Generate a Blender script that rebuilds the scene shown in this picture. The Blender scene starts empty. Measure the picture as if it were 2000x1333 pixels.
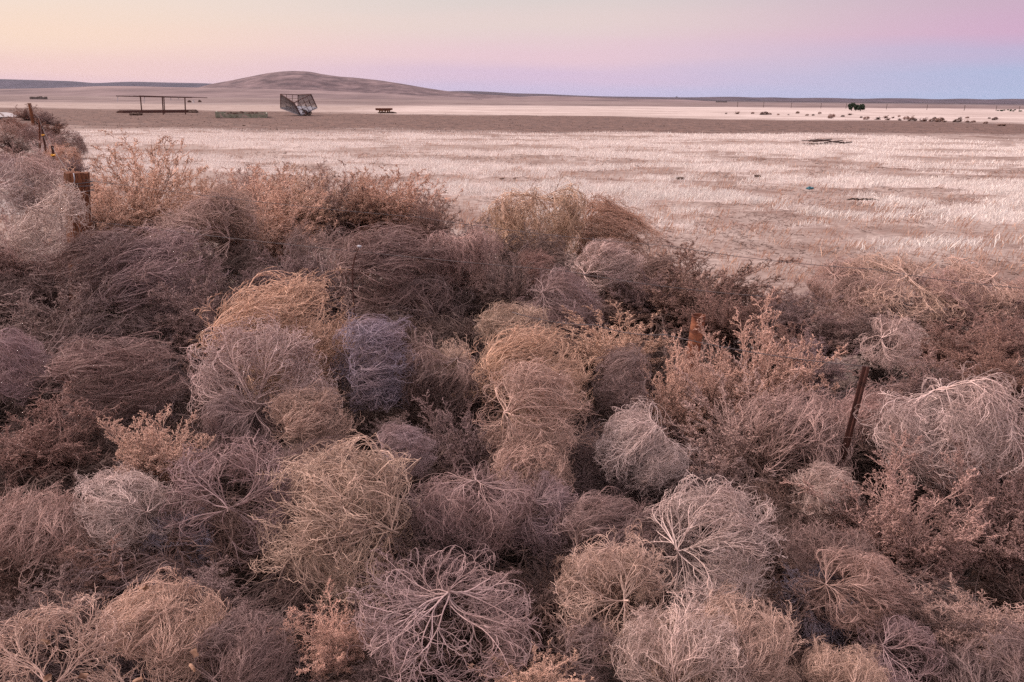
import bpy, math, random
import numpy as np
from mathutils import Matrix, Vector

# ------------------------------------------------------------------ camera
LENS, PITCH, ROLL, CAMH = 26.0, 18.2, 0.66, 2.3
sc = bpy.context.scene
col = sc.collection
cam_d = bpy.data.cameras.new('camera')
cam_d.lens = LENS; cam_d.sensor_width = 36.0
cam_d.clip_start = 0.05; cam_d.clip_end = 60000
cam = bpy.data.objects.new('camera', cam_d); col.objects.link(cam)
RM = Matrix.Rotation(math.radians(90 - PITCH), 4, 'X') @ Matrix.Rotation(math.radians(ROLL), 4, 'Z')
cam.matrix_world = Matrix.Translation((0, 0, CAMH)) @ RM
sc.camera = cam
R3 = np.array(RM.to_3x3())
FPX = LENS / 36.0 * 2000.0

# ------------------------------------------------------------------ sky
SUN_AZ = math.radians(-72)      # left of the view
SUN_EL = math.radians(40)
w = bpy.data.worlds.new('World'); sc.world = w; w.use_nodes = True
nt = w.node_tree; nt.nodes.clear()
N = nt.nodes.new; L = nt.links.new
def s2l(c):
    return tuple(((v/255.0)/12.92 if v/255.0 <= 0.04045 else ((v/255.0+0.055)/1.055)**2.4) for v in c) + (1,)
out = N('ShaderNodeOutputWorld'); bg = N('ShaderNodeBackground'); L(bg.outputs[0], out.inputs[0])
tc = N('ShaderNodeTexCoord'); sep = N('ShaderNodeSeparateXYZ'); L(tc.outputs['Generated'], sep.inputs[0])
def math_node(op, a, b=None, c=None):
    m = N('ShaderNodeMath'); m.operation = op
    for i, v in enumerate((a, b, c)):
        if v is None: continue
        if isinstance(v, (int, float)): m.inputs[i].default_value = v
        else: L(v, m.inputs[i])
    return m.outputs[0]
elev = math_node('MULTIPLY', math_node('ARCSINE', sep.outputs['Z']), 180/math.pi)   # degrees
az = math_node('MULTIPLY', math_node('ARCTAN2', sep.outputs['X'], sep.outputs['Y']), 180/math.pi)
nz = N('ShaderNodeTexNoise'); nz.inputs['Scale'].default_value = 3.0; nz.inputs['Detail'].default_value = 3
mp = N('ShaderNodeMapping'); mp.inputs['Scale'].default_value = (1, 1, 9); L(tc.outputs['Generated'], mp.inputs[0]); L(mp.outputs[0], nz.inputs[0])
wob = math_node('MULTIPLY', math_node('SUBTRACT', nz.outputs[0], 0.5), 1.6)
elw = math_node('ADD', elev, wob)
fac = math_node('DIVIDE', math_node('ADD', elw, 1.0), 11.0)     # -1..10 degrees
def ramp(stops):
    r = N('ShaderNodeValToRGB'); L(fac, r.inputs[0])
    e = r.color_ramp.elements
    while len(e) > 1: e.remove(e[-1])
    for i, (deg, c) in enumerate(stops):
        p = (deg+1.0)/11.0
        if i == 0: e[0].position = p; e[0].color = s2l(c)
        else:
            n = e.new(p); n.color = s2l(c)
    r.color_ramp.interpolation = 'EASE'
    return r.outputs[0]
left = ramp([(0.3, (233, 198, 205)), (1.6, (244, 208, 201)), (3.4, (250, 221, 201)), (6.5, (243, 224, 210)), (9, (232, 220, 209))])
mid = ramp([(0.2, (200, 190, 219)), (1.4, (216, 192, 215)), (3.0, (231, 200, 210)), (5.0, (229, 210, 207)), (7.5, (217, 209, 206)), (9, (208, 204, 206))])
right = ramp([(0.0, (165, 185, 218)), (1.6, (173, 185, 218)), (3.0, (188, 179, 211)), (4.3, (208, 171, 200)), (6.2, (203, 173, 196)), (8.5, (196, 176, 196))])
def mixc(f, a, b, kind='MIX'):
    m = N('ShaderNodeMixRGB'); m.blend_type = kind
    for i, v in enumerate((f, a, b)):
        if isinstance(v, (int, float)): m.inputs[i].default_value = v
        elif isinstance(v, tuple): m.inputs[i].default_value = v
        else: L(v, m.inputs[i])
    return m.outputs[0]
def mrange(v, a, b):
    m = N('ShaderNodeMapRange'); m.interpolation_type = 'SMOOTHSTEP'
    L(v, m.inputs[0]); m.inputs[1].default_value = a; m.inputs[2].default_value = b
    return m.outputs[0]
low = mixc(mrange(az, 2, 38), mixc(mrange(az, -34, 4), left, mid), right)
sky = N('ShaderNodeTexSky'); sky.sky_type = 'NISHITA'; sky.sun_disc = False
sky.sun_elevation = math.radians(2.0); sky.sun_rotation = SUN_AZ
zen = mixc(1.0, (1.42, 1.26, 1.34, 1), mixc(1.0, sky.outputs[0], (0.06, 0.06, 0.06, 1), 'MULTIPLY'), 'ADD')
skyc = mixc(mrange(elev, 8, 40), low, zen)
L(skyc, bg.inputs[0]); bg.inputs[1].default_value = 1.0

sun_d = bpy.data.lights.new('sun', 'SUN'); sun_d.energy = 3.6; sun_d.angle = math.radians(18)
sun_d.color = (1.0, 0.85, 0.79)
sun = bpy.data.objects.new('sun', sun_d); col.objects.link(sun)
sd = Vector((math.sin(SUN_AZ)*math.cos(SUN_EL), math.cos(SUN_AZ)*math.cos(SUN_EL), math.sin(SUN_EL)))
sun.rotation_euler = sd.to_track_quat('Z', 'Y').to_euler()

sc.view_settings.view_transform = 'Standard'; sc.view_settings.look = 'None'
sc.view_settings.exposure = 0.0; sc.view_settings.gamma = 1.0
sc.cycles.max_bounces = 5; sc.cycles.diffuse_bounces = 1; sc.cycles.glossy_bounces = 1
sc.cycles.volume_bounces = 0
sc.cycles.use_denoising = False
sc.cycles.caustics_reflective = False; sc.cycles.caustics_refractive = False

# ------------------------------------------------------------------ picking points along sight lines
def raydir(px, py):
    return R3 @ np.array([(px-1000.0)/FPX, -(py-666.5)/FPX, -1.0])
def at_y(px, py, Y):
    d = raydir(px, py); t = Y/d[1]
    return np.array([d[0]*t, Y, CAMH + d[2]*t])
def at_z(px, py, z):
    d = raydir(px, py); t = (z-CAMH)/d[2]
    return np.array([d[0]*t, d[1]*t, z])

def tag(o, label=None, cat=None, group=None, kind=None):
    if label: o['label'] = label
    if cat: o['category'] = cat
    if group: o['group'] = group
    if kind: o['kind'] = kind
    return o
def empty(name, loc=(0, 0, 0)):
    o = bpy.data.objects.new(name, None); o.empty_display_size = 0.1
    o.location = loc; col.objects.link(o); return o

# ------------------------------------------------------------------ materials
def material(name, rough=0.85):
    m = bpy.data.materials.new(name); m.use_nodes = True
    b = m.node_tree.nodes['Principled BSDF']
    b.inputs['Roughness'].default_value = rough
    b.inputs['Specular IOR Level'].default_value = 0.2
    return m, m.node_tree, b
def twig_material():
    m, t, b = material('dry_twig', 0.7)
    n = t.nodes.new; l = t.links.new
    oi = n('ShaderNodeObjectInfo'); at = n('ShaderNodeAttribute'); at.attribute_name = 'level'
    vary = n('ShaderNodeAttribute'); vary.attribute_name = 'vary'
    # old stems are bleached, fine twigs keep the plant's own colour
    blea = n('ShaderNodeMixRGB'); blea.inputs[2].default_value = (0.60, 0.44, 0.38, 1)
    l(at.outputs['Fac'], blea.inputs[0]); l(oi.outputs['Color'], blea.inputs[1])
    hs = n('ShaderNodeHueSaturation'); l(blea.outputs[0], hs.inputs['Color'])
    mr = n('ShaderNodeMapRange'); mr.inputs[3].default_value = 0.35; mr.inputs[4].default_value = 1.75
    l(vary.outputs['Fac'], mr.inputs[0]); l(mr.outputs[0], hs.inputs['Value'])
    tcn = n('ShaderNodeTexCoord'); ns = n('ShaderNodeTexNoise'); ns.inputs['Scale'].default_value = 1.6; ns.inputs['Detail'].default_value = 3
    l(tcn.outputs['Object'], ns.inputs[0])
    m2 = n('ShaderNodeMapRange'); l(ns.outputs[0], m2.inputs[0]); m2.inputs[1].default_value = 0.38; m2.inputs[2].default_value = 0.66; m2.inputs[4].default_value = 0.38
    mx = n('ShaderNodeMixRGB'); l(m2.outputs[0], mx.inputs[0]); l(hs.outputs[0], mx.inputs[1]); mx.inputs[2].default_value = (0.30, 0.17, 0.14, 1)
    l(mx.outputs[0], b.inputs['Base Color'])
    return m
TWIG = twig_material()

def noisy_material(name, c1, c2, scale=8.0, rough=0.85, stretch=(1, 1, 1), metallic=0.0, c3=None, bump=0.0):
    m, t, b = material(name, rough)
    n = t.nodes.new; l = t.links.new
    tcn = n('ShaderNodeTexCoord'); mpn = n('ShaderNodeMapping'); mpn.inputs['Scale'].default_value = stretch
    l(tcn.outputs['Object'], mpn.inputs[0])
    ns = n('ShaderNodeTexNoise'); ns.inputs['Scale'].default_value = scale; ns.inputs['Detail'].default_value = 6
    ns.inputs['Roughness'].default_value = 0.65
    l(mpn.outputs[0], ns.inputs[0])
    cr = n('ShaderNodeValToRGB'); l(ns.outputs[0], cr.inputs[0])
    cr.color_ramp.elements[0].position = 0.35; cr.color_ramp.elements[0].color = (*c1, 1)
    cr.color_ramp.elements[1].position = 0.65; cr.color_ramp.elements[1].color = (*c2, 1)
    if c3:
        e = cr.color_ramp.elements.new(0.5); e.color = (*c3, 1)
    l(cr.outputs[0], b.inputs['Base Color']); b.inputs['Metallic'].default_value = metallic
    if bump:
        bp = n('ShaderNodeBump'); bp.inputs['Strength'].default_value = bump; bp.inputs['Distance'].default_value = 0.02
        l(ns.outputs[0], bp.inputs['Height']); l(bp.outputs[0], b.inputs['Normal'])
    return m
RUST = noisy_material('rusty_steel', (0.06, 0.022, 0.016), (0.20, 0.075, 0.045), 14, 0.75, bump=0.2)
DARKRUST = noisy_material('dark_rusty_steel', (0.045, 0.02, 0.018), (0.11, 0.045, 0.035), 20, 0.7)
WOODP = noisy_material('weathered_post_wood', (0.035, 0.012, 0.006), (0.26, 0.10, 0.05), 9, 0.8, (9, 9, 0.7), c3=(0.15, 0.055, 0.028), bump=0.8)
PLANK = noisy_material('grey_plank', (0.07, 0.055, 0.055), (0.19, 0.15, 0.15), 3, 0.85)
PALEMETAL = noisy_material('galvanised_sheet', (0.33, 0.31, 0.34), (0.52, 0.50, 0.53), 3, 0.6)
GREYM = noisy_material('grey_sheet', (0.13, 0.12, 0.135), (0.34, 0.32, 0.35), 2.0, 0.7)
WIRE = noisy_material('old_wire', (0.06, 0.045, 0.045), (0.15, 0.12, 0.12), 30, 0.5)
YELLOW = noisy_material('yellow_plastic', (0.65, 0.30, 0.03), (0.75, 0.38, 0.05), 10, 0.5)
GREENP = noisy_material('flaking_green_paint', (0.12, 0.10, 0.075), (0.34, 0.25, 0.22), 2.2, 0.8, c3=(0.20, 0.205, 0.155))
DIRTCLOD = noisy_material('dark_earth', (0.05, 0.03, 0.025), (0.14, 0.09, 0.07), 6, 0.95)
BARK = noisy_material('dark_bark', (0.04, 0.03, 0.025), (0.10, 0.07, 0.06), 8, 0.9)
LEAFG = noisy_material('dark_green_leaves', (0.02, 0.035, 0.022), (0.055, 0.075, 0.045), 3, 0.8)
BLUEP = noisy_material('blue_plastic', (0.05, 0.14, 0.17), (0.08, 0.20, 0.25), 10, 0.5)
LEAFD = noisy_material('dried_leaf', (0.16, 0.08, 0.05), (0.36, 0.21, 0.14), 20, 0.85)

# ------------------------------------------------------------------ mesh helpers
def mesh_from(name, verts, faces_flat, sizes, mat=None, attrs=None, smooth=True):
    me = bpy.data.meshes.new(name)
    verts = np.asarray(verts, dtype=np.float32).reshape(-1, 3)
    faces_flat = np.asarray(faces_flat, dtype=np.int32).ravel()
    sizes = np.asarray(sizes, dtype=np.int32)
    me.vertices.add(len(verts)); me.vertices.foreach_set('co', verts.ravel())
    me.loops.add(len(faces_flat)); me.loops.foreach_set('vertex_index', faces_flat)
    me.polygons.add(len(sizes))
    starts = np.zeros(len(sizes), dtype=np.int32); starts[1:] = np.cumsum(sizes)[:-1]
    me.polygons.foreach_set('loop_start', starts)
    me.polygons.foreach_set('use_smooth', np.full(len(sizes), smooth, dtype=bool))
    me.update(calc_edges=True)
    for k, a in (attrs or {}).items():
        at = me.attributes.new(k, 'FLOAT', 'POINT'); at.data.foreach_set('value', np.asarray(a, dtype=np.float32))
    if mat: me.materials.append(mat)
    return me
def obj(name, me, parent=None, loc=None):
    o = bpy.data.objects.new(name, me); col.objects.link(o)
    if parent: o.parent = parent
    if loc is not None: o.location = loc
    return o

class MB:
    """collects simple shapes into one mesh"""
    def __init__(s): s.v = []; s.f = []; s.n = 0
    def add(s, vs, fs):
        s.v += [tuple(map(float, q)) for q in vs]; s.f += [[i+s.n for i in f] for f in fs]; s.n += len(vs)
    def tube(s, pts, r, k=8, cap=True):
        pts = [Vector(p) for p in pts]; rr = r if isinstance(r, (list, tuple)) else [r]*len(pts)
        vs = []
        for i, p in enumerate(pts):
            t = (pts[min(i+1, len(pts)-1)] - pts[max(i-1, 0)]).normalized()
            a = t.cross(Vector((0.13, 0.21, 0.97)) if abs(t.z) < 0.9 else Vector((1, 0.1, 0))).normalized(); b = t.cross(a)
            for j in range(k):
                q = 2*math.pi*j/k; vs.append(p + (a*math.cos(q) + b*math.sin(q))*rr[i])
        fs = [[i*k+j, i*k+(j+1) % k, (i+1)*k+(j+1) % k, (i+1)*k+j] for i in range(len(pts)-1) for j in range(k)]
        if cap: fs += [list(range(k))[::-1], [(len(pts)-1)*k+j for j in range(k)]]
        s.add(vs, fs)
    def bar(s, a, b, w, h, up=(0, 0, 1)):
        a = Vector(a); b = Vector(b); t = (b-a).normalized(); up = Vector(up)
        if abs(t.dot(up)) > 0.95: up = Vector((0, 1, 0))
        x = t.cross(up).normalized(); y = x.cross(t)
        vs = [p + x*sx*w/2 + y*sy*h/2 for p in (a, b) for sx, sy in ((-1, -1), (1, -1), (1, 1), (-1, 1))]
        s.add(vs, [[3, 2, 1, 0], [4, 5, 6, 7], [0, 1, 5, 4], [1, 2, 6, 5], [2, 3, 7, 6], [3, 0, 4, 7]])
    def slab(s, quad, t):
        q = [Vector(p) for p in quad]; n = (q[1]-q[0]).cross(q[3]-q[0]).normalized()*t
        s.add(q + [p+n for p in q], [[3, 2, 1, 0], [4, 5, 6, 7], [0, 1, 5, 4], [1, 2, 6, 5], [2, 3, 7, 6], [3, 0, 4, 7]])
    def lump(s, c, rx, ry, rz, rng, k=9, m=5, rough=0.25):
        vs = []; fs = []
        for i in range(m+1):
            for j in range(k):
                th = math.pi*i/m; ph = 2*math.pi*j/k; q = 1+rng.uniform(-rough, rough)
                vs.append((c[0]+rx*q*math.sin(th)*math.cos(ph), c[1]+ry*q*math.sin(th)*math.sin(ph), c[2]+rz*q*math.cos(th)))
        for i in range(m):
            for j in range(k): fs.append([i*k+j, (i+1)*k+j, (i+1)*k+(j+1) % k, i*k+(j+1) % k])
        s.add(vs, fs)
    def build(s, name, mat, parent=None, origin=None, smooth=False):
        v = np.array(s.v)
        if origin is not None: v = v - np.array(origin)
        me = mesh_from(name, v, [i for f in s.f for i in f], [len(f) for f in s.f], mat, smooth=smooth)
        return obj(name, me, parent, None if origin is None or parent else origin)

# value noise
_tab = np.random.RandomState(5).rand(256, 256)
def vnoise(x, y):
    xi = np.floor(x).astype(int); yi = np.floor(y).astype(int); fx = x-xi; fy = y-yi
    fx = fx*fx*(3-2*fx); fy = fy*fy*(3-2*fy)
    a = _tab[xi % 256, yi % 256]; b = _tab[(xi+1) % 256, yi % 256]; c = _tab[xi % 256, (yi+1) % 256]; d = _tab[(xi+1) % 256, (yi+1) % 256]
    return (a*(1-fx)+b*fx)*(1-fy) + (c*(1-fx)+d*fx)*fy
def fbm(x, y, o=4):
    s = 0; a = 0.5; t = 0
    for k in range(o):
        c_, s_ = math.cos(0.5+1.1*k), math.sin(0.5+1.1*k)
        s = s + a*vnoise((x*c_-y*s_)*2**k+17.3*k, (x*s_+y*c_)*2**k+9.1*k); t += a; a *= 0.55
    return s/t
def sstep(a, b, x):
    t = np.clip((x-a)/(b-a), 0, 1); return t*t*(3-2*t)

# ------------------------------------------------------------------ ground
_q = np.random.RandomState(9); _qx = _q.uniform(-30, 30, 20000); _qy = _q.uniform(14, 50, 20000)
def patch_value(x, y):
    return 0.60*fbm(x*0.16+40, y*0.36+3, 4) + 0.40*fbm(x*0.8+7, y*1.6+30, 4)
_Q = np.quantile(patch_value(_qx, _qy), [0.50, 0.64, 0.74])
def fields(x, y):
    """how much dry grass, trampled dark soil and far pale grass covers each point of the plain"""
    pv = patch_value(x, y); n0 = fbm(x*0.05+11, y*0.07+60, 3); n4 = fbm(x*0.05+9, y*0.11+2, 4); n5 = fbm(x*0.35+2, y*0.5+1, 4)
    bare = np.exp(-((y-17.5-(x-5)*0.12)/1.8)**2)*sstep(-2, 3, x)*(1-sstep(9, 16, x))       # bare tongue right of centre
    mid = sstep(_Q[0], _Q[1], pv - bare*0.10 - (n0-0.5)*0.10)
    near = sstep(13.2, 15.0, y + (n5-0.5)*6)
    strip = np.exp(-((y-12.3-(n5-0.5)*1.6)/0.55)**2)*sstep(5, 7.5, x)
    bandin = sstep(48, 60, y + (n4-0.5)*26 + (pv-_Q[2])*22)
    bandout = sstep(99, 113, y + (n4-0.5)*22 + (pv-_Q[2])*14 + x*0.15)
    g = np.clip(mid*near*(1-bandin) + 0.95*strip*sstep(_Q[0]-0.05, _Q[1], pv), 0, 1)
    dark = bandin*(1-bandout)
    far = bandout*(1-sstep(215, 258, y + (n0-0.5)*30 - np.clip(x, -60, 400)*0.5))
    far = far*(1-0.75*sstep(-18, -34, x)*sstep(50, 110, y))
    streak = sstep(0.42, 0.62, fbm(x*0.012+3, y*0.05+8, 4))
    g = np.maximum(g, far*(0.36+0.36*sstep(0.35, 0.6, fbm(x*0.05, y*0.16, 4))))
    return g, dark, far, streak
def ground_z(x, y):
    r = np.hypot(x, y)
    return (fbm(x*0.15+5, y*0.15+5, 3)-0.5)*0.22*sstep(9, 20, r)*(1-sstep(300, 900, r))

rr = np.concatenate([[0.0], np.geomspace(0.6, 8.0, 40), np.geomspace(8.06, 340, 620), np.geomspace(360, 16000, 60)])
tt = np.concatenate([np.radians(np.linspace(-180, -46, 90, endpoint=False)), np.radians(np.linspace(-46, 46, 760)), np.radians(np.linspace(46, 180, 91))[1:]])
RR, TT = np.meshgrid(rr, tt, indexing='ij')
GX = RR*np.sin(TT); GY = RR*np.cos(TT)
GZ = ground_z(GX, GY)
gg, gd, gf, gs = fields(GX, GY)
nr, ntn = RR.shape
ii, jj = np.meshgrid(np.arange(nr-1), np.arange(ntn-1), indexing='ij')
q = np.stack([ii*ntn+jj, ii*ntn+jj+1, (ii+1)*ntn+jj+1, (ii+1)*ntn+jj], -1).reshape(-1, 4)
GM, t, b = material('plain_soil_and_grass', 0.95)
n = t.nodes.new; l = t.links.new
def gattr(k):
    a = n('ShaderNodeAttribute'); a.attribute_name = k; return a.outputs['Fac']
def gnoise(scale, detail=6, rough=0.6, st=(1, 1, 1)):
    tcn = n('ShaderNodeTexCoord'); mpn = n('ShaderNodeMapping'); mpn.inputs['Scale'].default_value = st
    l(tcn.outputs['Object'], mpn.inputs[0]); ns = n('ShaderNodeTexNoise')
    ns.inputs['Scale'].default_value = scale; ns.inputs['Detail'].default_value = detail; ns.inputs['Roughness'].default_value = rough
    l(mpn.outputs[0], ns.inputs[0]); return ns.outputs[0]
def gmix(f, a, b_, kind='MIX'):
    m = n('ShaderNodeMixRGB'); m.blend_type = kind
    for i, v in enumerate((f, a, b_)):
        if isinstance(v, (int, float)): m.inputs[i].default_value = v
        elif isinstance(v, tuple): m.inputs[i].default_value = v
        else: l(v, m.inputs[i])
    return m.outputs[0]
def gmr(v, a, b_, c=0, d=1):
    m = n('ShaderNodeMapRange'); l(v, m.inputs[0])
    for i, q_ in enumerate((a, b_, c, d)): m.inputs[i+1].default_value = q_
    return m.outputs[0]
fine = gnoise(7.0, 8, 0.7); medium = gnoise(1.3, 6, 0.65); big = gnoise(0.05, 4); lit = gnoise(11, 4, 0.85, (1, 1.4, 1))
dirt = gmix(gmr(fine, 0.36, 0.64), (0.19, 0.135, 0.117, 1), (0.38, 0.29, 0.252, 1))
dirt = gmix(gmr(lit, 0.60, 0.70, 0, 0.6), dirt, (0.10, 0.06, 0.05, 1))
dirt = gmix(gmr(medium, 0.52, 0.66, 0, 0.5), dirt, (0.22, 0.12, 0.095, 1))
dirt = gmix(gmr(gnoise(0.45, 5, 0.6), 0.46, 0.62, 0, 0.65), dirt, (0.15, 0.088, 0.070, 1))
soil = gmix(gmr(fine, 0.42, 0.58), (0.03, 0.018, 0.016, 1), (0.12, 0.072, 0.062, 1))
soil = gmix(gmr(medium, 0.4, 0.66, 0, 0.8), soil, (0.22, 0.125, 0.095, 1))
soil = gmix(gmr(gnoise(0.22, 7, 0.7, (1, 2.2, 1)), 0.50, 0.66, 0, 0.6), soil, (0.19, 0.115, 0.094, 1))
soil = gmix(gmr(gnoise(0.9, 6, 0.75), 0.56, 0.66, 0, 0.8), soil, (0.045, 0.028, 0.025, 1))
grass = gmix(gmr(fine, 0.3, 0.7), (0.44, 0.335, 0.30, 1), (0.66, 0.555, 0.51, 1))
plainc = gmix(gmr(big, 0.35, 0.65), (0.10, 0.065, 0.062, 1), (0.21, 0.143, 0.133, 1))
base = gmix(gattr('far_plain'), dirt, plainc)
base = gmix(gattr('distant_scrub'), base, (0.085, 0.060, 0.066, 1))
base = gmix(gattr('trampled'), base, soil)
base = gmix(gattr('grassy'), base, grass)
bp = n('ShaderNodeBump'); bp.inputs['Strength'].default_value = 0.25; bp.inputs['Distance'].default_value = 0.02
l(fine, bp.inputs['Height']); l(bp.outputs[0], b.inputs['Normal'])
l(base, b.inputs['Base Color'])
farp = sstep(190, 240, GY.ravel() - np.clip(GX.ravel(), -60, 400)*0.5)
gme = mesh_from('ground', np.stack([GX, GY, GZ], -1), q, np.full(len(q), 4), GM,
                {'grassy': np.clip(gg.ravel()*(0.62+0.38*sstep(45, 90, RR.ravel())) + 0.15*farp*gs.ravel(), 0, 1), 'trampled': gd.ravel(), 'far_plain': farp, 'distant_scrub': sstep(700, 1500, RR.ravel()*(0.75+0.5*fbm(GX.ravel()*0.002, GY.ravel()*0.002, 3)))*sstep(-300, 100, GX.ravel())})
tag(obj('ground', gme), kind='structure')

# ------------------------------------------------------------------ hills
def ridge_hill(name, prof, D, depth, mat, rough=0.12, foot=0.0, nx=260, ny=46, seed=0, back=None):
    """prof: (px, py) along the crest as seen; the crest stands D metres away and slopes down to both sides"""
    px = np.array([p[0] for p in prof], float); py = np.array([p[1] for p in prof], float)
    xs = np.linspace(px[0], px[-1], nx)
    t = (xs-px[0])/(px[-1]-px[0])
    ys = np.interp(xs, px, py)
    kern = np.hanning(9); kern /= kern.sum()
    ys = np.convolve(np.pad(ys, 4, 'edge'), kern, 'valid')
    P = np.array([at_y(a, c, D) for a, c in zip(xs, ys)])
    Z = np.maximum(P[:, 2], 0.0)
    dd = np.concatenate([np.linspace(-depth, 0, ny), np.linspace(0, back or depth*1.2, ny)[1:]])
    V = np.zeros((nx, len(dd), 3))
    sh = np.where(dd < 0, np.cos(np.clip(-dd/depth, 0, 1)*math.pi/2)**1.6, np.cos(np.clip(dd/(back or depth*1.2), 0, 1)*math.pi/2)**1.4)
    for j, d in enumerate(dd):
        k = (D+d)/D
        V[:, j, 0] = P[:, 0]*k; V[:, j, 1] = D+d
        sc_ = depth*0.35
        nn = fbm(V[:, j, 0]/sc_+seed*7.7, np.full(nx, (D+d)/sc_*0.7)+seed*3.1, 5)-0.5
        V[:, j, 2] = Z*sh[j]*(1 + nn*rough*8*(1-sh[j])) + foot - 0.5*(sh[j] < 0.02)
    i_, j_ = np.meshgrid(np.arange(nx-1), np.arange(len(dd)-1), indexing='ij'); m_ = len(dd)
    f = np.stack([i_*m_+j_, (i_+1)*m_+j_, (i_+1)*m_+j_+1, i_*m_+j_+1], -1).reshape(-1, 4)
    return tag(obj(name, mesh_from(name, V, f, np.full(len(f), 4), mat)), kind='structure')
def hill_mat(name, c1, c2, c3, s):
    m = noisy_material(name, c1, c2, s, 0.95, (1, 0.6, 3), c3=c3); return m
HM = hill_mat('dry_hill_grass', (0.062, 0.040, 0.045), (0.20, 0.135, 0.135), (0.12, 0.079, 0.082), 0.035)
HM2 = hill_mat('dry_slope_grass', (0.105, 0.070, 0.072), (0.25, 0.175, 0.168), (0.165, 0.112, 0.110), 0.012)
HM3 = hill_mat('mauve_rise', (0.055, 0.038, 0.04), (0.13, 0.092, 0.09), (0.088, 0.06, 0.062), 0.01)
HF = hill_mat('haze_tinted_scrub_ridge', (0.035, 0.032, 0.048), (0.07, 0.058, 0.078), (0.052, 0.045, 0.062), 0.004)  # blue-violet of distant haze put into the ridge colour
HF2 = hill_mat('far_mauve_ridge', (0.040, 0.029, 0.040), (0.085, 0.060, 0.072), (0.060, 0.044, 0.055), 0.006)

ridge_hill('far_ridge', [(-900, 175), (-500, 160), (-200, 152), (0, 155), (40, 156), (75, 157), (105, 158), (140, 159), (185, 163), (225, 161), (260, 160), (300, 161), (345, 162), (400, 163), (450, 166), (520, 172), (640, 186)], 7000, 900, HF, 0.2, seed=1)
ridge_hill('far_ridge', [(760, 188.0), (830, 180.7), (900, 177.7), (960, 179.7), (1000, 182.7), (1060, 183.7), (1120, 186.7), (1180, 188.7), (1260, 189.7), (1340, 190.7), (1400, 189.7), (1440, 189.2), (1475, 191.2), (1510, 190.2), (1550, 192.2), (1590, 191.4), (1630, 191.7), (1680, 193.7), (1725, 192.1), (1790, 192.7), (1830, 194.7), (1880, 192.7), (1930, 195.0), (1970, 193.2), (2050, 194.7), (2300, 195.7), (2700, 196.0), (3000, 212.0)], 5200, 900, HF2, 0.2, seed=2)
ridge_hill('far_ridge', [(1180, 202), (1260, 201), (1350, 200), (1440, 200.5), (1530, 202), (1620, 202.5), (1700, 204), (1790, 203.5), (1860, 205), (1960, 205), (2100, 207), (2600, 210), (2900, 219)], 3300, 700, HM3, 0.2, seed=3)
ridge_hill('hill', [(330, 183), (370, 176), (415, 164), (450, 158), (490, 150), (520, 144), (550, 140.5), (575, 139.5), (605, 141), (630, 146), (660, 150), (700, 153), (745, 158), (790, 165), (830, 172), (870, 178), (930, 184), (1000, 188), (1060, 194)], 1500, 420, HM, 0.22, seed=4, back=700)
ridge_hill('low_rise', [(-900, 186), (-400, 180), (-100, 177), (0, 174), (90, 173), (190, 169), (260, 169), (340, 171), (420, 172), (520, 174), (640, 178), (760, 184), (860, 189), (940, 194)], 1000, 380, HM2, 0.22, seed=5, back=500)
ridge_hill('low_rise', [(900, 195), (980, 191), (1060, 188), (1120, 189), (1180, 191), (1260, 194), (1340, 195), (1420, 201)], 1150, 300, HM2, 0.2, seed=6, back=400)

# ------------------------------------------------------------------ dry plants: growth
def nrm(a):
    return a/np.maximum(np.linalg.norm(a, axis=-1, keepdims=True), 1e-9)
def walk(rng, start, d, length, steps, C, rt, kout, kin, wander, up, persist=0.65):
    n_ = len(start); P = np.zeros((n_, steps+1, 3)); P[:, 0] = start; d = nrm(d.copy()); w_ = rng.normal(size=(n_, 3))*0.5
    st = (length/steps)[:, None]
    for k in range(steps):
        w_ = w_*persist + rng.normal(size=(n_, 3))*(1-persist)*1.6
        rv = P[:, k]-C; r = np.linalg.norm(rv, axis=1, keepdims=True); nn = rv/np.maximum(r, 1e-6)
        ex = r-rt[:, None]
        f = np.where(ex > 0, kout*ex, kin*ex)
        d = nrm(d + wander*w_ - f*nn*st/0.1 + up)
        P[:, k+1] = P[:, k] + d*st
    return P
def sprout(rng, P, per, tmin, tmax, ang, angv):
    n_, s1, _ = P.shape; per_ = int(per)
    idx = np.repeat(np.arange(n_), per_); tq = rng.uniform(tmin, tmax, len(idx))
    base_t = np.tile((np.arange(per_)+0.5)/per_, n_)
    tq = np.clip(tmin+(tmax-tmin)*(base_t + rng.uniform(-0.6, 0.6, len(idx))/per_), 0, 0.999)
    f = tq*(s1-1); k = np.floor(f).astype(int); fr = (f-k)[:, None]
    a = P[idx, k]; b_ = P[idx, k+1]; p = a*(1-fr)+b_*fr; t_ = nrm(b_-a)
    ref = nrm(rng.normal(size=(len(idx), 3))); s_ = nrm(np.cross(t_, ref))
    an = np.radians(ang+angv*rng.normal(size=len(idx)))[:, None]
    return p, t_*np.cos(an)+s_*np.sin(an), tq, idx
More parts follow.
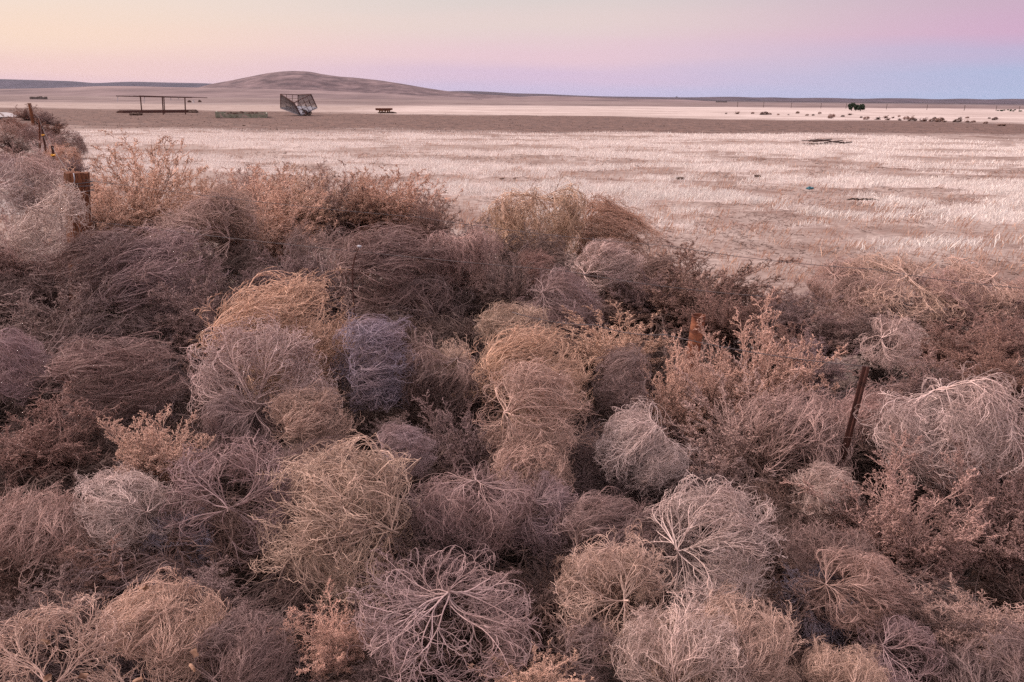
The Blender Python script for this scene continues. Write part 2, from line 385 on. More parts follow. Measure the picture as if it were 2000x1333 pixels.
def tubes(P, r0, r1, lvl, rng, vary=None, sides=3):
    n_, s1, _ = P.shape
    T = np.zeros_like(P); T[:, 1:-1] = P[:, 2:]-P[:, :-2]; T[:, 0] = P[:, 1]-P[:, 0]; T[:, -1] = P[:, -1]-P[:, -2]
    T = nrm(T); ref = nrm(rng.normal(size=(n_, 1, 3))); U = nrm(np.cross(T, ref)); W = np.cross(T, U)
    tt_ = np.linspace(0, 1, s1)[None, :]
    rad = np.asarray(r0).reshape(-1, 1)*(1-tt_) + np.asarray(r1).reshape(-1, 1)*tt_
    rad = np.broadcast_to(rad, (n_, s1))
    ring = []
    for k in range(sides):
        a = 2*math.pi*k/sides
        ring.append(P + (U*math.cos(a)+W*math.sin(a))*rad[..., None])
    V = np.stack(ring, 2).reshape(-1, 3)
    b0 = (np.arange(n_)[:, None]*s1 + np.arange(s1-1)[None])*sides
    F = []
    for k in range(sides):
        k2 = (k+1) % sides
        F.append(np.stack([b0+k, b0+k2, b0+sides+k2, b0+sides+k], -1).reshape(-1, 4))
    F = np.concatenate(F)
    if vary is None: vary = rng.rand(n_)
    return V, F, np.full(len(V), lvl), np.repeat(vary, s1*sides)
def stubs(p, d, ln, r, rng, lvl):
    n_ = len(p); d = nrm(d); ref = nrm(rng.normal(size=(n_, 3))); U = nrm(np.cross(d, ref)); W = np.cross(d, U)
    V = np.stack([p+U*r, p+(-0.5*U+0.87*W)*r, p+(-0.5*U-0.87*W)*r, p+d*ln[:, None]], 1).reshape(-1, 3)
    b0 = np.arange(n_)[:, None]*4
    F = np.concatenate([b0+np.array([[0, 1, 3]]), b0+np.array([[1, 2, 3]]), b0+np.array([[2, 0, 3]])])
    return V, F, np.full(len(V), lvl), np.repeat(rng.rand(n_), 4)
def assemble(name, parts):
    V = []; F = []; S = []; A = []; B = []; o = 0
    for v, f, a, b_ in parts:
        V.append(v); F.append((f+o).ravel()); S.append(np.full(len(f), f.shape[1])); A.append(a); B.append(b_); o += len(v)
    return mesh_from(name, np.concatenate(V), np.concatenate(F), np.concatenate(S), TWIG,
                     {'level': np.concatenate(A), 'vary': np.concatenate(B)})

KINDS = dict(
    globe=dict(n0=28, l0=2.25, cone=90, n1=12, q1=0.48, a1=27, n2=7, q2=0.60, a2=28, n3=2, q3=0.52, a3=32, wander=0.10, kout=1.6, kin=0.5, rmin=0.72, r=(0.0086, 0.0066, 0.0053, 0.0041), up=0, stub=0),
    wiry=dict(n0=32, l0=2.15, cone=86, n1=13, q1=0.50, a1=18, n2=7, q2=0.62, a2=18, n3=2, q3=0.54, a3=24, wander=0.08, kout=1.5, kin=0.45, rmin=0.68, r=(0.0083, 0.0064, 0.0052, 0.0041), up=0, stub=2),
    sparse=dict(n0=20, l0=1.85, cone=88, n1=10, q1=0.55, a1=30, n2=6, q2=0.58, a2=32, n3=2, q3=0.5, a3=36, wander=0.15, kout=1.3, kin=0.35, rmin=0.7, r=(0.0105, 0.0080, 0.0062, 0.0047), up=0, stub=0),
    fuzzy=dict(n0=70, l0=1.0, cone=115, n1=11, q1=0.32, a1=34, n2=6, q2=0.55, a2=36, n3=3, q3=0.45, a3=40, wander=0.13, kout=1.6, kin=0.0, rmin=0.9, r=(0.0078, 0.0060, 0.0050, 0.0042), up=0.010, stub=2),
    spike=dict(n0=90, l0=1.0, cone=100, n1=11, q1=0.32, a1=20, n2=5, q2=0.52, a2=22, n3=2, q3=0.42, a3=28, wander=0.08, kout=1.2, kin=0.0, rmin=0.98, r=(0.0082, 0.0064, 0.0052, 0.0044), up=0.022, stub=7),
    tall=dict(n0=270, l0=1.0, cone=118, n1=8, q1=0.22, a1=26, n2=5, q2=0.55, a2=28, n3=2, q3=0.5, a3=32, wander=0.07, kout=1.6, kin=0.0, rmin=0.96, r=(0.0064, 0.0060, 0.0055, 0.0047), up=0.002, stub=0),
)
def make_kind(kind, seed):
    k = KINDS[kind]; rng = np.random.RandomState(seed)
    C = np.array([0, 0, 0.80])
    n0 = k['n0']
    ph = np.arange(n0)*2.39996 + rng.uniform(-0.4, 0.4, n0)
    th = np.radians(k['cone'])*np.sqrt((np.arange(n0)+0.5)/n0)*rng.uniform(0.85, 1.1, n0)
    if kind in ('globe', 'wiry', 'sparse'): th = np.radians(k['cone'])*np.clip(0.35+0.65*np.sqrt((np.arange(n0)+0.5)/n0), 0, 1)*rng.uniform(0.85, 1.1, n0)
    d = np.stack([np.sin(th)*np.cos(ph), np.sin(th)*np.sin(ph), np.cos(th)], 1)
    up = np.array([0, 0, k['up']]); r = k['r']
    start = rng.normal(size=(n0, 3))*0.015
    limbs = []
    if kind in ('globe', 'wiry', 'sparse'):
        nl = 5; lp = np.arange(nl)*2.39996 + rng.uniform(-0.6, 0.6, nl); lt = np.radians(rng.uniform(25, 85, nl))
        ld = np.stack([np.sin(lt)*np.cos(lp), np.sin(lt)*np.sin(lp), np.cos(lt)], 1)
        LP = walk(rng, np.zeros((nl, 3)), ld, rng.uniform(0.12, 0.30, nl), 5, C, np.full(nl, 0.9), 1.0, 0.2, 0.18, up)
        own = np.argmax(d @ ld.T, 1); k_ = rng.randint(1, 6, n0)
        start = LP[own, k_]; d = nrm(d + (0.7 if kind == 'sparse' else 0.28)*nrm(LP[own, 5]-LP[own, 0]) + rng.normal(size=(n0, 3))*0.13)
        limbs = [tubes(LP, r[0]*1.3, r[0]*0.95, 0.28, rng, sides=6)]
    rt0 = rng.uniform(max(k['rmin'], 0.7), 1.0, n0)**0.7
    L0 = k['l0']*rng.uniform(0.75, 1.08, n0)
    if kind in ('tall', 'spike', 'fuzzy'):       # branches reach from the root to the rim of the rounded crown
        thc = np.arccos(np.clip(d[:, 2], -1, 1)); L0 = 0.8*np.cos(thc)+np.sqrt(np.maximum(1-0.64*np.sin(thc)**2, 0.05))
        L0 = L0*(rng.uniform(0.72, 1.0, n0) if kind == 'fuzzy' else rng.uniform(0.86, 0.96, n0)) if kind != 'spike' else L0*rng.uniform(0.7, 1.08, n0)
    P0 = walk(rng, start, d, L0, 18, C, rt0, k['kout'], k['kin'], k['wander'], up)
    v0 = rng.rand(n0)
    p, dd, tq, ix = sprout(rng, P0, k['n1'], 0.07, 0.97, k['a1'], 8)
    L1 = L0[ix]*k['q1']*(1.15-0.75*tq)*rng.uniform(0.6, 1.2, len(ix))
    rt1 = np.clip(rt0[ix] + rng.uniform(-0.28, 0.12, len(ix)), k['rmin'], 1.0)
    P1 = walk(rng, p, dd, L1, 9, C, rt1, k['kout'], k['kin'], k['wander']*1.2, up)
    P1[:, 1:] += rng.normal(size=P1[:, 1:].shape)*0.0075
    rb1 = r[1]*(1.15-0.5*tq)
    p, dd, tq2, ix2 = sprout(rng, P1, k['n2'], 0.10, 0.98, k['a2'], 9)
    L2 = np.clip(L1[ix2]*k['q2']*(1.1-0.6*tq2)*rng.uniform(0.5, 1.3, len(ix2)), 0.05, 0.6)
    rt2 = np.clip(rt1[ix2] + rng.uniform(-0.2, 0.15, len(ix2)), k['rmin'], 1.04)
    P2 = walk(rng, p, dd, L2, 6, C, rt2, k['kout'], k['kin'], k['wander']*1.3, up)
    P2[:, 1:] += rng.normal(size=P2[:, 1:].shape)*0.009
    p, dd, tq3, ix3 = sprout(rng, P2, k['n3'], 0.12, 0.98, k['a3'], 10)
    L3 = np.clip(L2[ix3]*k['q3']*rng.uniform(0.5, 1.5, len(ix3)), 0.03, 0.25)
    P3 = walk(rng, p, dd, L3, 3, C, rt2[ix3], k['kout'], 0, k['wander']*1.5, up)
    v1 = np.clip(v0[ix]*0.4+rng.rand(len(ix))*0.6, 0, 1); v2 = np.clip(v1[ix2]*0.5+rng.rand(len(ix2))*0.5, 0, 1); v3 = np.clip(v2[ix3]*0.6+rng.rand(len(ix3))*0.4, 0, 1)
    stubP = rng.normal(size=(1, 3))*0.03 + np.array([[0, 0, -0.13]])
    rootp = np.stack([np.stack([stubP[0]*(1-t_)**1.3 + np.array([0, 0, 0.04])*t_ for t_ in np.linspace(0, 1, 5)])])
    stem = assemble(kind+'_stem', [tubes(rootp, [r[0]*1.9], [r[0]*1.6], 0.4, rng, sides=7),
                                   tubes(P0[:, :11], r[0], r[0]*0.6, 0.2, rng, v0*0.8+0.1, sides=5)] + limbs)
    parts = [tubes(P0[:, 10:], r[0]*0.55, r[0]*0.25, 0.18, rng, v0), tubes(P1, rb1, r[1]*0.5, 0.2, rng, v1),
             tubes(P2, r[2], r[2]*0.55, 0.12, rng, v2), tubes(P3, r[3], r[3]*0.5, 0.0, rng, v3)]
    if k['stub']:
        p, dd, tq4, ix4 = sprout(rng, P2, k['stub']*2, 0.1, 1.0, 55, 10)
        parts.append(stubs(p, dd, rng.uniform(0.012, 0.03, len(p)), 0.0048, rng, 0.0))
        p, dd, tq4, ix4 = sprout(rng, P3, k['stub'], 0.1, 1.0, 55, 10)
        parts.append(stubs(p, dd, rng.uniform(0.010, 0.024, len(p)), 0.0045, rng, 0.0))
    return stem, assemble(kind+'_twigs', parts)
PROTO = {}
for kd, cnt in (('globe', 4), ('wiry', 3), ('sparse', 3), ('fuzzy', 3), ('spike', 3), ('tall', 2)):
    PROTO[kd] = [make_kind(kd, 100+7*i+len(kd)) for i in range(cnt)]

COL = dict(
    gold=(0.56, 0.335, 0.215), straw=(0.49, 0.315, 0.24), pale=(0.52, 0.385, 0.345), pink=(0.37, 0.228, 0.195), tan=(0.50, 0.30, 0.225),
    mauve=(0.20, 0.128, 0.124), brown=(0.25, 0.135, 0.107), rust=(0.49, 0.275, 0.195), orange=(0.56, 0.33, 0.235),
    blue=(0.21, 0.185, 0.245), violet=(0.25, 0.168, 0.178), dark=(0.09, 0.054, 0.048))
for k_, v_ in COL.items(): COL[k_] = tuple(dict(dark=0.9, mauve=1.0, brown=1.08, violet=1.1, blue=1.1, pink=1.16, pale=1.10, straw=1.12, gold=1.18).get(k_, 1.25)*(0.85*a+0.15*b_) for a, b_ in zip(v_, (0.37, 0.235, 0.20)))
hero_rng = random.Random(11)
CH = np.array([1.0, 0, 0]); CF = np.array([0, 1.0, 0])
cam_up = R3 @ np.array([0, 1.0, 0]); cam_rt = R3 @ np.array([1.0, 0, 0]); cam_bk = R3 @ np.array([0, 0, 1.0])
def auto_z(py):
    return float(np.interp(py, [330, 400, 480, 560, 700, 850, 1000, 1333], [1.15, 1.05, 0.95, 0.86, 0.78, 0.70, 0.64, 0.55]))
def weed(cx, cy, rx, ry, kind, root, color, label, group=None, z=None, name=None, cat=None, Y=None, single=False):
    """root: where the root end points as seen from the camera (right, up, towards the viewer)"""
    p = at_y(cx, cy, Y) if Y else at_z(cx, cy, auto_z(cy) if z is None else z)
    dep = float(np.dot(p-np.array([0, 0, CAMH]), -cam_bk))
    wx = rx*dep/FPX; wy = ry*dep/FPX
    rd = cam_rt*root[0] + cam_up*root[1] + cam_bk*root[2]; rd = rd/np.linalg.norm(rd)
    h = abs(root[0])/math.sqrt(sum(v*v for v in root))
    sa = h*wx+(1-h)*wy; stv = h*wy+(1-h)*wx
    if kind in ('spike', 'tall', 'fuzzy'): sa *= 1.16; stv *= 1.18
    if kind == 'tall': sa *= 1.08; stv *= 1.04
    axis = Vector(-rd)
    qt = axis.to_track_quat('Z', 'Y') @ Matrix.Rotation(hero_rng.uniform(0, 6.28), 4, 'Z').to_quaternion()
    base_ = Vector(p) - axis*(0.80*sa)
    pr = PROTO[kind][hero_rng.randrange(len(PROTO[kind]))]
    nm = name or {'spike': 'dry_bush', 'fuzzy': 'dry_bush', 'tall': 'dry_bush'}.get(kind, 'tumbleweed')
    j = [hero_rng.uniform(0.96, 1.05) for _ in range(3)]; m_ = hero_rng.uniform(0.9, 1.1)
    c = tuple(COL[color][i]*m_*(j[0] if i == 0 else 1.0)*(j[2] if i == 2 else 1) for i in range(3)) + (1,)
    e = empty(nm, base_) if not single else None
    obs = []
    if e:
        obs = [obj('stem', pr[0], e), obj('twigs', pr[1], e)]; e.rotation_mode = 'QUATERNION'; e.rotation_quaternion = qt; e.scale = (stv, stv, sa)
        top = e
    else:
        top = obj(nm, pr[1]); top.rotation_mode = 'QUATERNION'; top.rotation_quaternion = qt; top.scale = (stv, stv, sa); top.location = base_; obs = [top]
    for o in obs: o.color = c
    tag(top, label, cat or ('bush' if nm == 'dry_bush' else 'tumbleweed'), group)
    return top
D_ = (0, -1, 0.0); LFT = (-1, -0.1, 0.25); RGT = (1, -0.1, 0.3); TOP = (0, 0.8, 0.5); FRT = (0, 0.1, 1.0); BL = (-0.8, -0.6, 0.1)

HEROES = [
 # back rows, left to right
 (290, 362, 112, 102, 'tall', D_, 'orange', 'tall upright orange-brown bush just right of the wooden corner post', 1.25),
 (395, 400, 60, 55, 'tall', D_, 'rust', 'small loose orange-brown bush between the two tallest upright bushes', 1.1),
 (525, 402, 100, 88, 'tall', D_, 'orange', 'upright orange-brown bush behind the grey domes, rear centre left', 1.12),
 (480, 370, 70, 45, 'tall', D_, 'pink', 'low pinkish bush hidden behind an upright orange-brown one', 1.1),
 (655, 392, 95, 72, 'tall', D_, 'pink', 'soft pinkish bush left of the dense brown round one, rear', 1.05),
 (790, 395, 90, 68, 'tall', D_, 'rust', 'dense round brown bush at the rear edge facing the pale field', 1.05),
 (715, 375, 60, 48, 'tall', D_, 'orange', 'orange-brown bush crest behind the dense round brown bush', 1.2),
 (200, 400, 70, 60, 'tall', D_, 'orange', 'orange-brown bush close behind the right side of the wooden corner post', 1.12),
 (590, 385, 70, 66, 'tall', D_, 'orange', 'pale orange-brown bush crest between the two rear upright bushes', 1.14),
 (835, 420, 55, 52, 'tall', D_, 'brown', 'rounded right flank bush at the end of the rear row facing the field', 0.98),
 (470, 430, 60, 60, 'tall', D_, 'orange', 'fine orange-brown bush in front of the rear upright one, left of centre', 1.08),
 (112, 445, 78, 62, 'sparse', (-0.5, 0.5, 0.5), 'pale', 'bleached tumbleweed of bare arching branches in front of the wooden post', 1.38),
 (92, 368, 72, 50, 'globe', (-0.7, 0.3, 0.3), 'pale', 'pale dense tumbleweed left of the wooden corner post', 1.15),
 (12, 372, 55, 42, 'sparse', FRT, 'pale', 'white tangled tumbleweed cut by the left edge, level with the wooden post', 1.15),
 (40, 470, 110, 75, 'fuzzy', D_, 'pink', 'pinkish fuzzy bush at the left edge below the wooden post', 1.05),
 (205, 525, 115, 65, 'globe', (-0.8, -0.4, 0), 'mauve', 'grey-brown dome below the tall upright bush, left', 0.98),
 (385, 465, 110, 68, 'globe', (0.9, -0.1, 0.4), 'pink', 'pinkish dome with pale stems arching to its right, rear left'),
 (455, 425, 65, 45, 'wiry', (-0.6, 0.3, 0.2), 'straw', 'straw wisp of arched stems in front of an upright bush, rear left', 1.15),
 (330, 545, 125, 80, 'wiry', (-0.9, -0.4, 0.3), 'violet', 'violet-grey tumbleweed whose long stems sweep up to the right'),
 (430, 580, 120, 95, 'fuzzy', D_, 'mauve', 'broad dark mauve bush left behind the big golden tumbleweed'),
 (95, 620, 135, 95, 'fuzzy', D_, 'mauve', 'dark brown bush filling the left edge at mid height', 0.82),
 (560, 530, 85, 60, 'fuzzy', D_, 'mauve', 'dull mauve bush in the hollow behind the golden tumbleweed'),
 (770, 540, 135, 88, 'wiry', (-0.9, -0.2, 0.2), 'mauve', 'wide dark wiry dome behind the blue-grey tumbleweed', 0.90),
 (900, 520, 75, 72, 'wiry', (-0.2, 0.9, 0.0), 'pink', 'pinkish crested tumbleweed right of the wide dark wiry dome', 0.92),
 (640, 480, 70, 60, 'sparse', D_, 'mauve', 'thin dark open bush beside the bent iron rod', 0.92),
 (1050, 450, 92, 84, 'globe', (-0.1, 1.0, 0.0), 'gold', 'golden-topped dome standing alone against the pale field', 1.0),
 (1205, 462, 98, 55, 'wiry', (-0.9, 0.3, 0), 'rust', 'low reddish-brown dome right of the golden-topped one', 0.9),
 (915, 455, 62, 42, 'fuzzy', D_, 'mauve', 'low mauve bush left of the golden-topped dome', 0.85),
 (1000, 545, 62, 58, 'spike', D_, 'mauve', 'small upright mauve bush below the golden-topped dome', 0.9),
 (1055, 535, 42, 45, 'wiry', (-1, -0.3, 0), 'brown', 'small brown tumbleweed by the dark hollow under the golden-topped dome', 0.92),
 (1192, 520, 78, 42, 'wiry', (-1, -0.35, 0.3), 'pale', 'straw-pale flattened dome right of the dark hollow', 0.98),
 (1345, 560, 140, 78, 'spike', D_, 'brown', 'wide rusty-brown bush at the rear, above the iron pipe post', 0.86),
 (1250, 555, 70, 50, 'fuzzy', D_, 'mauve', 'mauve-brown bush right behind the straw-pale flattened dome', 0.86),
 (1110, 600, 90, 50, 'globe', (-0.6, 0.3, 0.3), 'violet', 'fine grey-mauve dome behind the big straw tumbleweed'),
 (1530, 600, 75, 50, 'fuzzy', D_, 'mauve', 'soft mauve bush between the rusty-brown bush and the pale tangle'),
 (1700, 582, 85, 45, 'globe', (-0.5, -0.6, 0.2), 'pink', 'rounded pinkish tumbleweed under the left half of the rear right tangle', 0.74),
 (1845, 592, 85, 48, 'globe', (0.5, -0.6, 0.2), 'pink', 'rounded pinkish tumbleweed between the two bare-stemmed ones at the rear right', 0.74),
 (1975, 590, 80, 48, 'globe', (0.2, -0.8, 0.2), 'pink', 'rounded pinkish tumbleweed at the right edge under the top fence wire', 0.74),
 (1640, 605, 75, 46, 'fuzzy', D_, 'pink', 'pinkish bush in the gap left of the rear right tangle', 0.74),
 (1480, 570, 75, 52, 'fuzzy', D_, 'brown', 'brown bush at the right end of the wide rusty-brown one', 0.84),
 (1600, 640, 80, 50, 'fuzzy', D_, 'mauve', 'mauve bush filling the dip between the rusty-brown bush and the rear right tangle', 0.72),
 (1540, 660, 60, 45, 'fuzzy', D_, 'brown', 'low brown bush just behind the top of the largest spiky bush', 0.76),
 (1720, 620, 80, 40, 'fuzzy', D_, 'mauve', 'mauve bush at the foot of the rear right tangle', 0.66),
 (1560, 585, 50, 35, 'fuzzy', D_, 'mauve', 'small mauve bush at the pile edge facing the bare dirt', 0.62),
 (1930, 620, 90, 45, 'fuzzy', D_, 'mauve', 'mauve bush on the right edge in front of the bare-stemmed tumbleweed', 0.7),
 (1640, 565, 60, 38, 'globe', (-0.4, 0.6, 0.4), 'pink', 'pinkish dome at the left end of the rear right tangle', 0.75),
 (1755, 575, 105, 45, 'sparse', (0.1, 0.7, 0.5), 'straw', 'pale bare-stemmed tumbleweed under the top fence wire', 0.78),
 (1900, 585, 95, 45, 'sparse', (0.4, 0.7, 0.4), 'straw', 'bare-stemmed tumbleweed near the right edge under the top fence wire', 0.78),
 (1820, 590, 140, 45, 'fuzzy', D_, 'mauve', 'low mauve bush under the bare-stemmed tumbleweeds', 0.66),
 (1690, 640, 105, 48, 'fuzzy', D_, 'mauve', 'dull mauve bush in front of the rear right tangle', 0.76),
 (1850, 655, 110, 48, 'fuzzy', D_, 'brown', 'brown bush behind the white curling tumbleweed'),
 (1960, 640, 80, 50, 'fuzzy', D_, 'brown', 'brown bush at the right edge below the top fence wire'),
 (1748, 678, 55, 48, 'sparse', (-0.8, 0.4, 0.4), 'pale', 'small white tumbleweed with curling bare stems above the leaning steel post', 0.95),
 (1940, 715, 95, 75, 'spike', D_, 'brown', 'upright brown bush on the right edge above the pale arched dome'),
 (1795, 735, 92, 70, 'fuzzy', D_, 'pink', 'pinkish feathery bush right of the leaning steel post'),
 # middle
 (570, 655, 150, 104, 'wiry', (-0.85, -0.35, 0.1), 'gold', 'big golden tumbleweed arching over the pale one, left of the blue-grey one', 0.93),
 (522, 742, 125, 88, 'globe', (-0.05, -0.55, 0.8), 'pale', 'pale tumbleweed with its forked root facing out, in front of the golden one', 0.84),
 (618, 828, 92, 66, 'wiry', (-0.75, -0.45, 0.35), 'straw', 'fine straw dome right below the pale forked tumbleweed'),
 (470, 850, 90, 55, 'wiry', (0.5, 0.7, 0.2), 'mauve', 'mauve tumbleweed drooping below the pale forked one', 0.66),
 (752, 708, 86, 80, 'globe', (-1, -0.15, 0.35), 'blue', 'round blue-grey tumbleweed in the middle of the drift', 0.84),
 (868, 690, 46, 56, 'sparse', (0.1, -1, 0.2), 'straw', 'small straw bush of upright stems right of the blue-grey tumbleweed', 0.82),
 (860, 760, 95, 80, 'wiry', (0.5, 0.9, 0.0), 'mauve', 'dark mauve brush below the small straw upright stems', 0.68),
 (885, 865, 95, 85, 'spike', (0.5, -0.9, 0.2), 'mauve', 'deep mauve bush left of the big straw tumbleweed', 0.60),
 (795, 885, 68, 48, 'globe', (-0.95, 0.1, 0.4), 'violet', 'small mauve tumbleweed with violet root stems right of the fine straw dome'),
 (770, 830, 52, 34, 'fuzzy', D_, 'mauve', 'small feathery mauve bush under the blue-grey tumbleweed', 0.70),
 (1008, 652, 78, 55, 'globe', (-0.9, -0.3, 0.2), 'straw', 'straw tumbleweed lobe peeking over the biggest straw one', 0.84),
 (1050, 735, 120, 92, 'wiry', (-0.95, -0.45, 0.3), 'gold', 'biggest straw-gold tumbleweed, combed to the right', 0.86),
 (1062, 810, 108, 82, 'globe', (-1, 0.1, 0.4), 'straw', 'straw tumbleweed with bright pale stems fanning from its left side', 0.84),
 (1212, 745, 62, 62, 'globe', (1, 0.1, 0.4), 'mauve', 'mauve tumbleweed with its root to the right, beside the biggest straw one', 0.80),
 (1245, 885, 88, 76, 'globe', (0.7, 0.7, 0.15), 'pale', 'pale straw tumbleweed with a thick root stem at its upper right'),
 (1050, 915, 88, 60, 'globe', (-0.6, -0.6, 0.4), 'straw', 'low straw tumbleweed below the one with bright fanned stems'),
 (1190, 665, 105, 58, 'spike', D_, 'orange', 'fringe of upright orange-brown stalks left of the iron pipe post', 0.78),
 (1318, 765, 85, 100, 'spike', (-0.1, -1, 0.1), 'tan', 'tall tan bush of upright spikes in front of the iron pipe post', 0.70),
 (1378, 742, 62, 66, 'spike', D_, 'tan', 'narrow tan spiky bush directly in front of the iron pipe post', 0.76),
 (1475, 728, 128, 128, 'spike', (0, -1, 0.1), 'tan', 'largest spiky tan bush right of the iron pipe post', 0.74),
 (1440, 840, 130, 110, 'spike', (0, -1, 0.2), 'pink', 'spiky pink-brown bush at the foot of the largest spiky one', 0.62),
 (1560, 850, 110, 95, 'wiry', (-0.7, -0.7, 0.1), 'pink', 'mauve-pink brush swept to the right, left of the leaning steel post', 0.66),
 (1410, 605, 90, 55, 'spike', D_, 'brown', 'brown spiky bush behind the iron pipe post', 0.86),
 (1590, 690, 65, 60, 'fuzzy', D_, 'violet', 'greyish bush right behind the largest spiky bush', 0.75),
 (1380, 940, 90, 65, 'fuzzy', D_, 'mauve', 'dark feathery bush under the spiky pink-brown one', 0.58),
 (1858, 848, 130, 104, 'globe', (-0.3, 1.0, -0.15), 'pale', 'pale arched dome with drooping stems near the right edge', 0.86),
 (1715, 830, 75, 70, 'wiry', (-0.6, -0.8, 0.1), 'pink', 'pinkish brush behind the leaning steel post', 0.68),
 (240, 740, 150, 72, 'wiry', (-0.9, -0.2, 0.1), 'mauve', 'wide dark mauve tumbleweed left of the pale forked one'),
 (30, 715, 70, 58, 'globe', (-0.6, 0.4, 0.5), 'violet', 'violet-grey dome cut by the left edge at mid height', 0.84),
 (90, 825, 125, 95, 'fuzzy', D_, 'brown', 'dark brown feathery bush left of the bright orange tuft', 0.70),
 (310, 870, 92, 68, 'spike', (0, -1, 0.3), 'orange', 'bright orange-straw tuft standing out of the dark brush, left', 0.76),
 # front rows
 (465, 965, 110, 85, 'sparse', (0.1, -0.2, 1.0), 'violet', 'lilac tumbleweed opened like a star round its root, left of the largest globe', 0.66),
 (228, 990, 102, 64, 'globe', (1, -0.05, 0.4), 'pale', 'pale lilac fan rooted at its right, below the bright orange tuft', 0.68),
 (650, 1015, 158, 138, 'globe', (0.98, -0.1, 0.28), 'straw', 'largest globe tumbleweed with its root on the right side, lower left centre', 0.68),
 (620, 905, 95, 40, 'globe', (-0.7, -0.3, 0.2), 'mauve', 'grey-mauve tumbleweed squeezed between the fine straw dome and the largest globe', 0.62),
 (925, 1000, 108, 76, 'globe', (0.1, 0.95, 0.1), 'mauve', 'dark mauve dome rooted on top, right of the largest globe', 0.66),
 (1060, 1015, 72, 66, 'globe', (-0.5, 0.8, 0.5), 'violet', 'small violet tumbleweed with its root facing up, right of the dark mauve dome', 0.60),
 (1195, 1050, 115, 72, 'wiry', (-0.95, -0.3, 0.3), 'mauve', 'mauve tumbleweed with one long pale stem arching over it', 0.62),
 (1405, 1062, 138, 106, 'globe', (-0.9, 0.0, 0.5), 'pale', 'large pale globe with its root at the left, lower right centre', 0.68),
 (1190, 1165, 104, 84, 'sparse', (0.25, 0.2, 0.9), 'straw', 'straw tumbleweed with forked stems facing out, left below the large pale globe', 0.62),
 (1175, 1130, 85, 60, 'globe', (0.0, -0.7, 0.3), 'straw', 'fine straw tumbleweed just behind the one with forked stems', 0.56),
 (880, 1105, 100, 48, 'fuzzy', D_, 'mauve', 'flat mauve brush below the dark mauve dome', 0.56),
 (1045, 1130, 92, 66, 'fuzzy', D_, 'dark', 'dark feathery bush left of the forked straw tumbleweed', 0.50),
 (642, 1215, 84, 76, 'fuzzy', (0.3, -0.8, 0.2), 'orange', 'rust-orange shaggy tuft below the largest globe', 0.62),
 (870, 1235, 150, 108, 'sparse', (0.1, 1.0, 0.25), 'violet', 'violet tumbleweed with a bone-pale root crowning it, bottom centre', 0.60),
 (90, 1030, 115, 82, 'wiry', (-0.3, -0.9, 0.3), 'pink', 'pinkish brush cut by the left edge beside the lilac fan', 0.60),
 (205, 1090, 80, 60, 'fuzzy', D_, 'brown', 'brown brush hanging below the pale lilac fan', 0.56),
 (360, 1060, 58, 48, 'sparse', FRT, 'blue', 'blue-grey bare sticks in the dark gap left of the largest globe', 0.50),
 (395, 1135, 100, 58, 'fuzzy', D_, 'mauve', 'feathery mauve bush below the blue-grey sticks', 0.56),
 (335, 1215, 118, 84, 'wiry', (-0.5, -0.8, 0.3), 'straw', 'straw brush of straight stems leaning right, lower left', 0.60),
 (95, 1195, 112, 74, 'spike', (0, -1, 0.3), 'mauve', 'feathery grey-brown bush in the lower left corner', 0.54),
 (120, 1300, 140, 60, 'sparse', (0.2, -0.3, 1), 'straw', 'thick tangled sticks with dried leaves in the bottom left corner', 0.60),
 (490, 1275, 105, 80, 'globe', (-0.4, -0.5, 0.4), 'mauve', 'grey-mauve tumbleweed left of the rust-orange tuft', 0.54),
 (1335, 1275, 125, 92, 'globe', (-0.35, -0.6, 0.7), 'pale', 'bone-pale tumbleweed opened round its root at the bottom edge', 0.64),
 (1330, 1265, 110, 80, 'globe', (0.0, -0.9, 0.3), 'straw', 'fine straw tumbleweed under the bone-pale opened one', 0.56),
 (1455, 1240, 98, 96, 'wiry', (-0.4, -0.9, 0.1), 'straw', 'straw brush swept to the right below the large pale globe', 0.60),
 (1655, 1305, 78, 48, 'globe', (-0.3, -0.8, 0.3), 'straw', 'small straw dome on the bottom edge, right', 0.58),
 (1595, 1195, 72, 68, 'wiry', (-0.5, 0.7, 0.4), 'blue', 'blue-black brush in the deep gap at the lower right', 0.44),
 (1765, 1285, 85, 55, 'sparse', (-0.8, 0.5, 0.3), 'violet', 'violet bare sticks right of the small straw dome', 0.52),
 (1165, 1285, 92, 60, 'sparse', (-0.9, 0.3, 0.4), 'mauve', 'dark open tumbleweed with a few pale strands, bottom edge', 0.52),
 (1040, 1320, 85, 45, 'spike', D_, 'orange', 'spiky orange-brown tuft on the bottom edge, centre', 0.58),
 (720, 1320, 90, 45, 'fuzzy', D_, 'mauve', 'mauve brush on the bottom edge left of the violet tumbleweed', 0.52),
 (1750, 1000, 150, 118, 'spike', (-0.1, -1, 0.3), 'pink', 'big pinkish bush filling the right side above the arched mauve one', 0.64),
 (1930, 970, 120, 125, 'spike', (0.1, -1, 0.3), 'pink', 'tall pink-brown bush on the right edge under the pale arched dome', 0.64),
 (1620, 960, 62, 46, 'wiry', (-0.9, 0.2, 0.1), 'pale', 'small pale wisp right of the large pale globe', 0.68),
 (1620, 1060, 85, 70, 'sparse', (-0.1, -1, 0.4), 'mauve', 'thin mauve bush with a small orange forked stem'),
 (1690, 1160, 125, 66, 'wiry', (-1, 0.3, 0.3), 'pink', 'arched mauve-pink tumbleweed rooted at its left, lower right', 0.60),
 (1900, 1180, 130, 95, 'fuzzy', (0, -1, 0.2), 'pink', 'dense pink-brown bush on the right edge near the bottom corner', 0.60),
